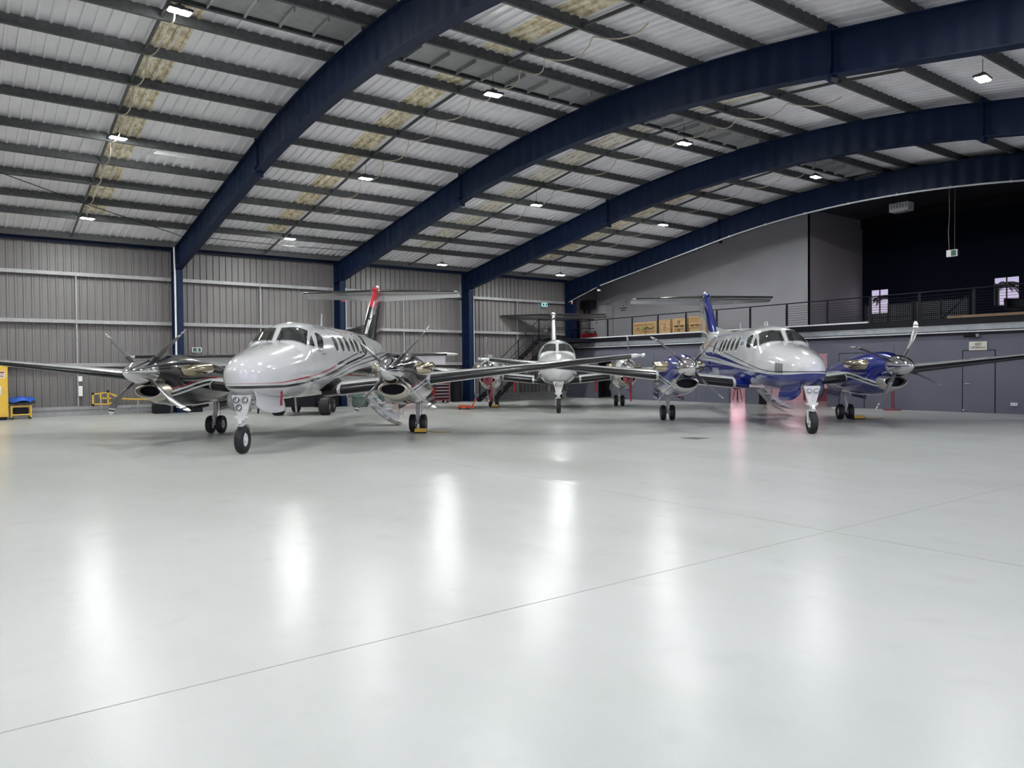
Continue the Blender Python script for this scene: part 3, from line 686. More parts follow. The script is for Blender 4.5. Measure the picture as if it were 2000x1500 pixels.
m.prism([(0, .05, .13), (0, -.05, .13), (0, 0, .2)], (.004, 0, 0)); m.box((0, 0, .03), (.004, .56, .05)); m.box((0, .02, -.09), (.004, .34, .05)); m.build('lettering', M['ink'], t)
for k, (y, lb) in enumerate(((30.85, 'red petrol can on the mezzanine edge, left one of the pair'), (30.25, 'red petrol can on the mezzanine edge, right one of the pair'))):
    t = thing('fuel_can', lb, 'fuel can', (27.75, y, 3.15)); m = MB(); m.box((0, 0, .17), (.3, .42, .34)); m.build('body', M['redpaint'], t, bevel=.03)
    m = MB(); m.tube([(0, -.12, .34), (0, -.1, .42), (0, .1, .42), (0, .12, .34)], .02); m.build('handle', M['black'], t); m = MB(); m.cyl((0, -.17, .34), (0, -.19, .44), .035); m.build('cap', M['black'], t)
m = MB()
for j in range(10): m.lathe((27.75, 31.55 - .02, 3.17 + j * .11), (0, 0, 1), [(0, .16), (.05, .2), (.1, .16)], 16, caps=(True, True))
tag(m.build('hose_reel', M['black']), 'tall stack of dark hose coils beside the rightmost navy column', 'hose')
t = thing('wall_beacon', 'small orange and white beacon on the rightmost navy column', 'beacon', (X4 - .3, WY - 1.0, 5.05)); m = MB(); m.cyl((0, 0, 0), (0, 0, .1), .05); m.build('base', M['orange'], t); m = MB(); m.lathe((0, 0, .1), (0, 0, 1), [(0, .045), (.08, .04), (.1, .01)], 12, caps=(True, True)); m.build('lens', M['white'], t)
# stair
t = thing('steel_stair', 'black steel stair with handrails rising behind the white aeroplane', 'staircase', (0, 0, 0))
XS0, XS1, ZS = 20.2, 24.15, 3.15
for y in (29.2, 30.4):
    m = MB(); m.bar((XS0 + .1, y, 0.02), (XS1, y, ZS - .1), .05, .26); m.build('stringer', M['black'], t)
    m = MB(); m.tube([(XS0 + .25, y, .2 + .85), (XS1, y, ZS + .97), (X4 - .2, y, ZS + .97)], .022); m.tube([(XS0 + .25, y, .2 + .4), (XS1, y, ZS + .5), (X4 - .2, y, ZS + .5)], .018); m.build('handrail', M['black'], t)
    for f_ in (.06, .36, .66, 1.0):
        m = MB(); x = XS0 + (XS1 - XS0) * f_; z = ZS * f_; m.bb((x - .025, y - .025, max(0, z - .1)), (x + .025, y + .025, z + .97)); m.build('baluster', M['black'], t)
for j in range(16):
    m = MB(); x = XS0 + .3 + (XS1 - XS0 - .3) * j / 16; z = ZS * (j + 1) / 17; m.bb((x, 29.22, z - .035), (x + .26, 30.38, z)); m.build('tread', mat('brown_tread', (.055, .04, .035), .7) if j == 0 else bpy.data.materials['brown_tread'], t)
m = MB(); m.bb((XS1, 29.2, ZS - .2), (X4 - .14, 30.5, ZS - .02)); m.build('landing', M['black'], t)
for x in (25.6,):
    for y in (30.4,): m = MB(); m.bb((x - .04, y - .04, 0), (x + .04, y + .04, ZS - .2)); m.build('support', M['black'], t)
# ================================================================== AEROPLANES (local axes: x forward, y left, origin on the ground between the main wheels)
FS = [(5.56,1.44,1.50,.03,1.47,2.0),(5.53,1.345,1.60,.13,1.47,2.1),(5.45,1.25,1.695,.235,1.46,2.2),(5.25,1.165,1.805,.36,1.45,2.2),(4.9,1.10,1.905,.475,1.45,2.2),
(4.4,1.05,2.005,.58,1.47,2.2),(3.8,1.01,2.095,.665,1.50,2.2),(3.2,.985,2.185,.725,1.54,2.2),(3.05,.98,2.21,.735,1.55,2.2),(2.95,.98,2.29,.742,1.56,2.2),(2.80,.97,2.42,.75,1.57,2.2),
(2.68,.97,2.525,.755,1.58,2.2),(2.45,.97,2.62,.76,1.6,2.2),(2.1,.965,2.685,.77,1.62,2.25),(1.6,.96,2.72,.775,1.65,2.3),(0.8,.96,2.735,.78,1.68,2.3),(-1,.96,2.735,.78,1.7,2.3),
(-2.6,.97,2.735,.78,1.7,2.3),(-3.6,1.03,2.72,.765,1.73,2.3),(-4.6,1.2,2.685,.69,1.82,2.25),(-5.6,1.43,2.63,.57,1.95,2.2),(-6.6,1.67,2.56,.42,2.06,2.1),(-7.5,1.88,2.48,.27,2.15,2.0),(-8.2,2.04,2.40,.14,2.2,2.0),(-8.5,2.12,2.34,.07,2.22,2.0)]
NX = lambda x: x if x < 3.2 else 3.2 + .775 * (x - 3.2)
FS = [(NX(q[0]),) + q[1:5] + (q[5] + (.22 if 2.6 < q[0] < 3.9 else .1 if 3.9 < q[0] < 5 else 0),) for q in FS][::-1]
def pchip(X, Y):
    n = len(X); h = [X[i + 1] - X[i] for i in range(n - 1)]; d = [(Y[i + 1] - Y[i]) / h[i] for i in range(n - 1)]
    g = [d[0]] + [0 if d[i - 1] * d[i] <= 0 else (h[i - 1] + h[i]) * 3 / ((2 * h[i] + h[i - 1]) / d[i - 1] + (h[i] + 2 * h[i - 1]) / d[i]) for i in range(1, n - 1)] + [d[-1]]
    def f(x):
        x = max(X[0], min(X[-1], x)); i = 0
        while i < n - 2 and x > X[i + 1]: i += 1
        t = (x - X[i]) / h[i]; a = h[i]
        return (2*t**3-3*t*t+1)*Y[i] + (t**3-2*t*t+t)*a*g[i] + (-2*t**3+3*t*t)*Y[i+1] + (t**3-t*t)*a*g[i+1]
    return f
_FP = [pchip([q[0] for q in FS], [q[k] for q in FS]) for k in range(1, 6)]
def fpar(x): return [f(x) for f in _FP]
def fsurf(x, ph):
    zb, zt, hw, zm, n = fpar(x); s, c = math.sin(ph), math.cos(ph)
    return Vector((x, hw * math.copysign(abs(s) ** (2 / n), s), zm + ((zt - zm) if c >= 0 else (zm - zb)) * math.copysign(abs(c) ** (2 / n), c)))
def foff(x, ph, d):
    p = fsurf(x, ph); a = fsurf(x + .01, ph) - fsurf(x - .01, ph); b = fsurf(x, ph + .01) - fsurf(x, ph - .01)
    nrm = a.cross(b).normalized()
    if nrm.dot(Vector((0, p.y, p.z - 1.6))) < 0: nrm = -nrm
    return p + nrm * d
def phz(x, z, side):
    zb, zt, hw, zm, n = fpar(x); b = (z - zm) / ((zt - zm) if z > zm else (zm - zb)); b = max(-1, min(1, b))
    return side * math.acos(max(-1, min(1, math.copysign(abs(b) ** (n / 2), b))))
def lerp(T, v):
    for (a, p), (b, q) in zip(T[:-1], T[1:]):
        if v <= b: t = (v - a) / (b - a); return tuple(i + (j - i) * t for i, j in zip(p, q)) if isinstance(p, tuple) else p + (q - p) * t
    return T[-1][1]
def airfoil(c0, c1, th, n=12, camber=0.0):
    """points (xc, zc) from xc = c1 over the top to c0 and back below; xc is the chord fraction"""
    def t_(x): return 5 * th * (.2969 * math.sqrt(max(x, 0)) - .126 * x - .3516 * x * x + .2843 * x ** 3 - .1015 * x ** 4)
    xs = [c0 + (c1 - c0) * (1 - math.cos(math.pi * i / n)) / 2 for i in range(n + 1)]
    cam = lambda x: camber * 4 * x * (1 - x)
    up = [(x, cam(x) + t_(x)) for x in xs[::-1]]; lo = [(x, cam(x) - t_(x)) for x in xs]
    return up + (lo[1:] if c0 <= 1e-6 else lo)
def wing_geo(y):
    xle = 1.40 - .085 * max(0, y - 2.6); ch = lerp([(0, 2.25), (2.6, 2.2), (3.2, 2.05), (8.0, 1.02), (8.3, .8)], y)
    if y > 8.0: xle -= (y - 8.0) * 1.6
    return xle, 1.10 + .105 * (y - .8), ch, lerp([(0, .165), (3, .15), (8, .12), (8.3, .05)], y)
def tyre(m, c, ax, rad, wd, hub, m_t=0, m_h=1):
    w2 = wd / 2
    m.lathe(c, ax, [(-w2 * .55, hub), (-w2 * .95, hub * 1.12), (-w2, rad * .8), (-w2 * .8, rad * .95), (-w2 * .35, rad), (w2 * .35, rad), (w2 * .8, rad * .95), (w2, rad * .8), (w2 * .95, hub * 1.12), (w2 * .55, hub)], 30, m_t)
    for e in (-1, 1):
        m.lathe(c, ax, [(e * w2 * .56, hub), (e * w2 * .72, hub * .92), (e * w2 * .60, hub * .62), (e * w2 * .62, hub * .32), (e * w2 * .95, hub * .26), (e * w2 * .95, 0.001)], 20, m_h)
def airplane(name, label, pos, rz, P):
    root = thing(name, label, 'aeroplane', (pos[0], pos[1], 0), rz, 'parked twin-engine turboprop aeroplanes')
    B = P['body']
    # ---- fuselage
    xs = sorted(set([q[0] for q in FS] + [NX(q) for q in (5.545, 5.5, 5.35, 5.15, 5.05, 4.65, 4.1, 3.5)] + [3.0, 2.88, 2.74, 2.56, 2.28, 1.85, 1.2] + [.4 - .45 * i for i in range(19)]))
    m = MB(); N = 56
    m.loft([[fsurf(x, 2 * math.pi * j / N) for j in range(N)] for x in xs], 0)
    fus = m.build('fuselage', B, root)
    def patch(pname, fn, nu, nv, off, mt, parent=root):
        q = MB(); q.grid(lambda u, v: foff(*fn(u, v), off), nu, nv); return q.build(pname, mt, parent)
    def rim(pname, loop, off, wd, mt, parent=root):
        q = MB(); n = len(loop); cx = sum(a for a, b in loop) / n; cp = sum(b for a, b in loop) / n
        o = [(a + (a - cx) / math.hypot((a - cx), (b - cp) * .8) * wd, b + (b - cp) / math.hypot((a - cx), (b - cp) * .8) * wd * 1.25) for a, b in loop]
        q.loft([[foff(a, b, off * .2) for a, b in o], [foff(a, b, off) for a, b in loop], [foff(cx + (a - cx) * .97, cp + (b - cp) * .97, 0.0) for a, b in loop]], 0, (False, False))
        return q.build(pname, mt, parent)
    # windscreen panes
    TOP = [(.035, 2.685), (.12, 2.665), (.23, 2.62), (.4, 2.49), (.55, 2.32), (.66, 2.205)]; BOT = [(.03, 3.02), (.17, 3.005), (.36, 2.975), (.62, 2.915), (.78, 2.86), (.955, 2.79)]
    for sd in (1, -1):
        def ws(u, v):
            pt, pb = .035 + (.66 - .035) * u, .03 + (.955 - .03) * u
            xt, xb = lerp(TOP, pt), lerp(BOT, pb); return (xb + (xt - xb) * v, sd * (pb + (pt - pb) * v))
        o = patch('windscreen_pane', ws, 14, 8, .004, M['glass'])
        loop = [ws(j / 14, 0) for j in range(15)] + [ws(1, j / 8) for j in range(1, 9)] + [ws(j / 14, 1) for j in range(13, -1, -1)] + [ws(0, j / 8) for j in range(7, 0, -1)]
        q = MB(); q.tube([foff(a, b, .004) for a, b in loop + loop[:1]], .012, 6); q.build('window_frame', P['trim'], o)
        q = MB(); q.tube([foff(3.06, sd * .12, .01), foff(2.99, sd * .13, .02), foff(2.80, sd * .10, .02)], .009, 6); q.build('wiper', M['black'], root)
        tri = [(2.24, .797), (2.36, 1.094), (2.69, 1.01)]
        q = MB(); q.grid(lambda u, v: foff(*[(tri[0][k] + (tri[1][k] - tri[0][k]) * u * (1 - v) + (tri[2][k] - tri[0][k]) * u * v) * (sd if k else 1) for k in (0, 1)], .005), 6, 6); q.build('side_window', M['glass'], root)
        sw = [(1.95, .75), (1.72, .775), (1.60, .88), (1.66, 1.02), (1.83, 1.16), (2.17, 1.13), (2.08, .96)]
        cx, cp = sum(a for a, b in sw) / 7, sum(b for a, b in sw) / 7
        def cr(T, t):   # closed catmull-rom
            n = len(T); i = int(t * n) % n; f = t * n - int(t * n); p = [T[(i + k) % n] for k in (-1, 0, 1, 2)]
            return tuple(.5 * ((2 * p[1][k]) + (-p[0][k] + p[2][k]) * f + (2 * p[0][k] - 5 * p[1][k] + 4 * p[2][k] - p[3][k]) * f * f + (-p[0][k] + 3 * p[1][k] - 3 * p[2][k] + p[3][k]) * f ** 3) for k in (0, 1))
        lp = [cr(sw, j / 28) for j in range(28)]
        o = patch('side_window', lambda u, v: (cx + (cr(sw, v % 1)[0] - cx) * u, sd * (cp + (cr(sw, v % 1)[1] - cp) * u)), 4, 28, .005, M['glass'])
        rim('window_frame', [(a, b * sd) for a, b in lp], .008, .022, P['trim'], o)
        for cx2 in P['windows']:
            rx, rzz, cz = .185, .20, 2.25
            def el(u, v): x = cx2 + rx * u * math.cos(2 * math.pi * v); return (x, phz(x, cz + rzz * u * math.sin(2 * math.pi * v), sd))
            o = patch('cabin_window', el, 3, 24, .005, M['cabglass'])
            rim('window_frame', [el(1, j / 24) for j in range(24)], .009, .022, P['trim'], o)
    # nose vents / lettering / probes
    if P.get('vents'):
        for sd in (-1, 1):
            for j in range(5):
                x0 = 4.02 + j * .072
                patch('nose_vent', lambda u, v: (x0 + .034 * u + .04 * v, phz(4.2, 1.425 + .235 * (1 - v), sd)), 2, 6, .006, M['black'])
    for sx_, h_ in P['antennas']:
        q = MB(); zt = fpar(sx_)[1]; q.loft([[(sx_ + .09 - .05 * t + a * (.09 - .03 * t), b * .012, zt - .03 + (h_ + .03) * t) for a, b in ((1, 0), (.3, 1), (-1, 0), (.3, -1))] for t in (0, 1)], 0); q.build('antenna', P['trimwhite'], root)
    q = MB(); q.loft([[(1.6 + .07 - .08 * t + a * .07, b * .014, .97 - .36 * t) for a, b in ((1, 0), (.3, 1), (-1, 0), (.3, -1))] for t in (0, 1)], 0); q.build('belly_antenna', P['trimwhite'], root)
    # ---- wings
    for sd in (1, -1):
        m = MB(); ys = [.90, .93, 1.4, 2.2, 2.6, 3.2, 4.4, 5.6, 6.8, 7.6, 8.0, 8.15, 8.25, 8.3]
        def sec(y, c0=0, c1=1, off=0, n=14):
            xle, z, ch, th = wing_geo(y); return [(xle - a * ch + (off if a < .02 else 0), sd * y, z + b * ch + (off if b > 0 else -off)) for a, b in airfoil(c0, c1, th, n, .018)]
        m.loft([sec(y) for y in ys], 0); wg = m.build('wing', P['wing'], root)
        def rsec(y): xle, z, ch, t_ = wing_geo(y); return [(xle - .14 - a * (ch - .14), sd * y, z + .88 * b * ch) for a, b in airfoil(0, 1, t_, 14, .018)]
        m = MB(); m.loft([rsec(y) for y in (.5, .7, .91)], 0); m.build('wing_root', P['rootpaint'], root)
        for y0, y1 in ((.98, 2.12), (3.12, 7.9)):
            m = MB(); m.loft([sec(y0 + (y1 - y0) * j / 6, 0, .055 if y0 < 2 else .07, .005, 8) for j in range(7)], 0); m.build('deice_boot', M['boot'], wg)
        m = MB(); m.lathe((.55, sd * 8.22, 1.885), (1, 0, 0), [(-.55, .01), (-.3, .045), (.1, .055), (.28, .035), (.36, .005)], 12, caps=(True, True)); m.build('wingtip_light', P['trimwhite'], wg)
        m = MB()
        for y in (3.9, 5.4, 6.9):
            xle, z, ch, th = wing_geo(y); m.bb((xle - ch * .98, sd * y - .015, z - .10), (xle - ch * .55, sd * y + .015, z - .02))
        m.build('hinge_fairing', P['wing'], wg)
        # ---- nacelle
        yc = 2.61 * sd
        NS = [(3.34, 1.335, 1.84, .27, 1.58, 2.0), (3.2, 1.325, 1.865, .30, 1.58, 2.05), (3.0, 1.30, 1.905, .35, 1.57, 2.1), (2.85, 1.22, 1.925, .385, 1.53, 2.2), (2.6, .90, 1.95, .425, 1.45, 2.3), (2.1, .80, 1.955, .455, 1.42, 2.35), (1.4, .775, 1.90, .47, 1.38, 2.4), (.6, .79, 1.80, .46, 1.34, 2.4), (-.2, .89, 1.67, .42, 1.32, 2.3), (-1.0, 1.04, 1.54, .33, 1.31, 2.2), (-1.7, 1.18, 1.43, .2, 1.31, 2.1), (-2.2, 1.27, 1.36, .05, 1.31, 2.0)]
        nf = [pchip([q[0] for q in NS[::-1]], [q[k] for q in NS[::-1]]) for k in range(1, 6)]
        def ns(x, ph):
            zb, zt, hw, zm, n = [f(x) for f in nf]; s, c = math.sin(ph), math.cos(ph)
            return (x, yc + hw * math.copysign(abs(s) ** (2 / n), s), zm + ((zt - zm) if c > 0 else (zm - zb)) * math.copysign(abs(c) ** (2 / n), c))
        m = MB(); xs2 = [-2.2 + (3.34 + 2.2) * (1 - (1 - j / 34) ** 1.4) for j in range(35)]
        m.loft([[ns(x, 2 * math.pi * j / 40) for j in range(40)] for x in xs2], 0); nc = m.build('nacelle', P['nacelle'], root)
        # intake lip and dark throat
        m = MB(); CI = Vector((3.24, yc, 1.185)); ring = lambda x, ry, rzz, dz=0: [(x, CI.y + ry * math.cos(a), CI.z + dz + rzz * math.sin(a) * (1 if math.sin(a) < 0 else .72)) for a in [2 * math.pi * j / 32 for j in range(32)]]
        m.loft([ring(2.40, .40, .36, .01), ring(2.7, .385, .315, .0), ring(3.0, .355, .245)], 1, (False, False)); m.loft([ring(3.0, .355, .245), ring(3.16, .338, .21), ring(3.28, .315, .182), ring(3.335, .295, .162), ring(3.345, .275, .145), ring(3.32, .262, .133), ring(3.2, .252, .125)], 0, (False, False)); m.build('intake_lip', [P['lip'], P['nacelle']], nc)
        m = MB(); m.loft([ring(3.24, .256, .128), ring(3.05, .245, .12)], 0, (False, True)); m.build('intake_throat', M['black'], nc)
        # exhaust stacks
        for e in (1, -1):
            m = MB(); m.tube([(2.62, yc + e * .26, 1.61), (2.50, yc + e * .42, 1.61), (2.34, yc + e * .52, 1.61), (2.12, yc + e * .565, 1.62), (1.85, yc + e * .575, 1.635), (1.62, yc + e * .575, 1.655)], [.10, .125, .135, .125, .11, .10], 18, caps=(True, False), sq=1.05)
            m.tube([(1.625, yc + e * .575, 1.655), (1.80, yc + e * .575, 1.64)], [.092, .09], 18, 1, (False, True)); m.build('exhaust_stack', [M['exhaust'], M['black']], nc)
        # ---- propeller
        m = MB(); m.lathe((3.36, yc, 1.575), (1, 0, 0), [(-.02, .265), (.0, .272), (.16, .268), (.34, .242), (.52, .198), (.68, .142), (.80, .088), (.88, .042), (.905, .001)], 36, caps=(True, False)); pr = m.build('propeller', M['chrome'], root)
        rot = P['prop'][0 if sd > 0 else 1]
        for k in range(4):
            a = R(rot + 90 * k); rd = Vector((0, math.sin(a), math.cos(a))); tg = Vector((0, math.cos(a), -math.sin(a)))
            m = MB(); secs = []; rs = [.16, .26, .36, .46, .6, .75, .88, 1.0, 1.05, 1.09, 1.13, 1.18, 1.22]
            for r_ in rs:
                t = r_ / 1.22; ch = lerp([(0, .11), (.2, .13), (.42, .22), (.65, .255), (.85, .225), (.95, .18), (1, .08)], t); th = lerp([(0, .6), (.25, .42), (.45, .16), (1, .07)], t)
                be = R(lerp([(0, 112), (.5, 92), (1, 76)], t)); cd = tg * math.cos(be) + Vector((1, 0, 0)) * math.sin(be); nd = rd.cross(cd)
                swp = -.28 * max(0, t - .5) ** 2 * 4 * .7
                o_ = Vector((3.52, yc, 1.575)) + rd * r_ + cd * swp
                secs.append([o_ + cd * ch * .5 * math.cos(q) + nd * ch * .5 * th * math.sin(q) for q in [2 * math.pi * j / 14 for j in range(14)]])
            for j in range(len(rs) - 1):
                mi = 1 if rs[j + 1] <= .47 else 0 if rs[j + 1] <= 1.051 else (2, P['tipband'], 2, 2)[min(3, max(0, j - 8))]
                m.loft(secs[j:j + 2], mi, (j == 0, j == len(rs) - 2))
            m.build('blade', [M['blade'], M['bladeblack'], M['white']], pr)
        # ---- main gear
        m = MB(); m.cyl((.0, yc, .95), (.02, yc, .52), .055, .055); m.cyl((.02, yc, .54), (.02, yc, .22), .037, .037); m.cyl((0.02, yc - .17, .225), (0.02, yc + .17, .225), .03)
        m.bar((.07, yc, .58), (.17, yc, .40), .07, .03); m.bar((.17, yc, .41), (.06, yc, .26), .07, .03); m.bar((.1, yc, .86), (.55, yc, .92), .045, .045); m.tube([(-.05, yc + .06, .9), (-.06, yc + .09, .6), (-.04, yc + .05, .3)], .01, 6)
        m.bar((0, yc - .2, .9), (0, yc + .2, .9), .07, .07); mg = m.build('main_gear', M['gearwhite'], root)
        for e in (-.135, .135):
            m = MB(); tyre(m, (.02, yc + e, .228), (0, 1, 0), .228, .15, .115); m.build('wheel', [M['rubber'], M['hub']], mg)
        for e in (-1, 1):
            m = MB(); m.grid(lambda u, v: (.62 - 1.0 * u, yc + e * (.30 + .05 * v + .03 * math.sin(v * 3)), .92 - .30 * v + .05 * u), 6, 5); m.grid(lambda u, v: (.62 - 1.0 * u, yc + e * (.315 + .05 * v + .03 * math.sin(v * 3)), .92 - .30 * v + .05 * u), 6, 5)
            m.build('gear_door', P['geardoor'], root)
        m = MB(); m.bar((-.35, yc, .97), (-.02, yc + .1, .75), .05, .05); m.build('drag_brace', M['gearwhite'], root)
    # ---- nose gear
    gx = P['nose']; m = MB()
    m.prism([(gx + .02, -.175, 1.12), (gx + .02, .175, 1.12), (gx + .04, .075, .70), (gx + .04, -.075, .70)], (-.05, 0, 0))
    for e in (-1, 1): m.bar((gx, e * .17, 1.12), (gx, e * .06, .70), .05, .05); m.bar((gx - .02, e * .15, 1.1), (gx - .30, e * .12, 1.05), .03, .03)
    m.cyl((gx - .01, 0, 1.05), (gx - .01, 0, .62), .05); m.cyl((gx - .01, 0, .64), (gx - .01, 0, .50), .036); m.box((gx, 0, .70), (.12, .26, .05)); m.box((gx + .03, 0, .665), (.10, .16, .05))
    m.bar((gx + .07, 0, .68), (gx + .14, 0, .58), .07, .025); m.bar((gx + .14, 0, .585), (gx + .05, 0, .49), .07, .025)
    fk = [(gx - .30 * math.cos(a), 0, .265 + .30 * math.sin(a)) for a in [R(q) for q in (20, 45, 70, 95, 115)]]
    m.loft([[(p[0], -.075, p[2]), (p[0], .075, p[2]), (p[0], .075, p[2] + .012), (p[0], -.075, p[2] + .012)] for p in fk], 0)
    m.bar((gx - .01, -.095, .53), (gx, -.095, .26), .022, .09, up=(1, 0, 0)); m.bar((gx - .01, -.095, .53), (gx - .01, .0, .55), .06, .05); m.cyl((gx, -.1, .262), (gx, .05, .262), .03)
    ng = m.build('nose_gear', M['gearwhite'], root)
    m = MB(); tyre(m, (gx, 0, .265), (0, 1, 0), .265, .165, .135); m.build('wheel', [M['rubber'], M['hubwhite']], ng)
    for y, z in P['lamps']:
        m = MB(); m.lathe((gx + .055, y, z), (1, 0, 0), [(0, .055), (.03, .058), (.035, .05)], 18, 0, (True, False)); m.lathe((gx + .055, y, z), (1, 0, 0), [(.028, .05), (.036, .03), (.038, .001)], 18, 1); m.build('landing_lamp', [M['black'] if len(P['lamps']) > 2 else M['grey'], M['lamp_glass']], ng)
    for sd in (1, -1):
        m = MB(); x0, x1 = gx + .02, gx - 1.35
        f1 = lambda u, v, o=0: (x0 + (x1 - x0) * u, sd * (.20 + .09 * u + .05 * v + .035 * math.sin(3 * v) + o), fsurf(x0 + (x1 - x0) * u, math.pi - .35).z + .03 - v * (.30 + .06 * math.sin(u * 3)))
        m.grid(lambda u, v: f1(u, v), 8, 5); m.grid(lambda u, v: f1(u, v, .018), 8, 5); m.build('gear_door', P['nosedoor'], root)
    # ---- tail
    LE = lambda z: -5.25 - 1.14 * (z - 2.98); TE = lambda z: -7.95 - .45 * (z - 2.45)
    def fsec(z, c0, c1): l, t = LE(z), TE(z); return [(l + (t - l) * a, b * (l - t), z) for a, b in airfoil(c0, c1, .10, 12)]
    zz = [2.35, 2.8, 3.3, 3.8, 4.29]
    m = MB(); m.loft([fsec(z, 0, .67) for z in zz], 0); m.build('tail_fin', P['fin'], root)
    m = MB(); m.loft([fsec(z, .68, 1) for z in zz], 0); m.build('rudder', P['rudder'], root)
    m = MB(); m.loft([[(x, .035 * t + .012, z0), (x, -.035 * t - .012, z0), (x, -.012, z1), (x, .012, z1)] for x, z0, z1, t in ((-2.45, 2.66, 2.735, .2), (-3.6, 2.62, 2.84, .5), (-4.6, 2.6, 2.97, .8), (-5.4, 2.55, 3.08, 1), (-5.9, 2.55, 3.05, 1))], 0); m.build('dorsal_fin', P['dorsal'], root)
    for sd in (1, -1):
        m = MB(); ys = [0, .8, 1.6, 2.4, 2.74, 2.82]
        def hs(y, c0=0, c1=1, off=0, n=12):
            l = -7.0 - .2 * y - (max(0, y - 2.74) * 1.2); t = -8.62 + .06 * y; ch = l - t; th = .09 if y < 2.8 else .03
            return [(l - a * ch + (off if a < .02 else 0), sd * y, 4.345 + b * ch + (off if b > 0 else -off) - max(0, a - .6) * ch * .36) for a, b in airfoil(c0, c1, th, n)]
        m.loft([hs(y) for y in ys], 0); ht = m.build('tailplane', P['wing'], root)
        m = MB(); m.loft([hs(y, 0, .05, .004, 8) for y in (.14, 1, 2, 2.70)], 0); m.build('deice_boot', M['boot'], ht)
        m = MB(); m.prism([(-5.3, sd * .42, 1.50), (-7.4, sd * .30, 1.95), (-7.5, sd * .62, 1.55), (-6.0, sd * .80, 1.12)], (0, .02, .02)); m.build('ventral_strake', P['strake'], root)
    m = MB(); m.lathe((-6.72, 0, 4.36), (-1, 0, 0), [(0, .005), (.06, .06), (.18, .10), (.5, .125), (1.2, .12), (1.9, .08), (2.35, .02)], 20, caps=(True, True)); m.build('tail_bullet', P['bullet'], root)
    m = MB(); m.lathe((-7.4, 0, 4.46), (0, 0, 1), [(0, .06), (.06, .055), (.10, .03), (.115, .001)], 14, caps=(True, False)); m.build('beacon', P['beacon'], root)
    # ---- airstair hanging open on the left side
    if P.get('stair'):
        m = MB(); p0, p1 = Vector((-2.35, .72, 1.06)), Vector((-2.35, 1.72, .24)); n_ = 8
        for e in (-.33, .33):
            for j in range(n_):
                t0, t1 = j / n_, (j + 1) / n_; sg = lambda t: p0.lerp(p1, t) + Vector((e, 0, -.16 * math.sin(math.pi * t)))
                m.bar(sg(t0), sg(t1), .05, .09)
        m.bar(p1 + Vector((-.33, 0, 0)), p1 + Vector((.33, 0, 0)), .05, .09); m.bar(p0 + Vector((-.33, 0, 0)), p0 + Vector((.33, 0, 0)), .05, .09)
        m.build('airstair', P['trimwhite'], root); st = root.children[-1]
        m = MB(); m.grid(lambda u, v: tuple(p0.lerp(p1, u) + Vector((-.33 + .66 * v, 0, -.2 - .16 * math.sin(math.pi * u)))), 8, 2); m.grid(lambda u, v: tuple(p0.lerp(p1, u) + Vector((-.33 + .66 * v, 0, -.215 - .16 * math.sin(math.pi * u)))), 8, 2); m.build('door_skin', P['nosedoor'], st)
        for j in range(4):
            q = MB(); c = p0.lerp(p1, .18 + .22 * j) + Vector((0, 0, -.1)); q.box(c, (.62, .2, .03)); q.build('step', M['lightgrey'], st)
        for e in (-.35, .35):
            q = MB(); q.tube([p0 + Vector((e, .05, .1)), p0.lerp(p1, .5) + Vector((e, .12, .38)), p1 + Vector((e, .02, .32)), p1 + Vector((e, 0, 0))], .012, 6); q.build('handrail', M['steel'], st)
    return root
def th(pts, lo, hi): return [(x, z + lo) for x, z in pts], [(x, z + hi) for x, z in pts]
LEz = lambda z, o: (z, -5.25 - 1.14 * (z - 2.98) + o)
def strip(o0, o1, z0, z1, col):
    """stripe parallel to the fin leading edge between two heights"""
    lo = [(z0 - .12, 4.0), (z0 - .02, LEz(z0, o0)[1] + .5), LEz(z0, o0), LEz((z0 + z1) / 2, o0), LEz(z1, o0), (z1 + .02, LEz(z1, o0)[1] + .5), (z1 + .12, 4.0)]
    return ('x', lo, [LEz(z, o1) for z in (2.2, 3, 4, 4.6)], col)
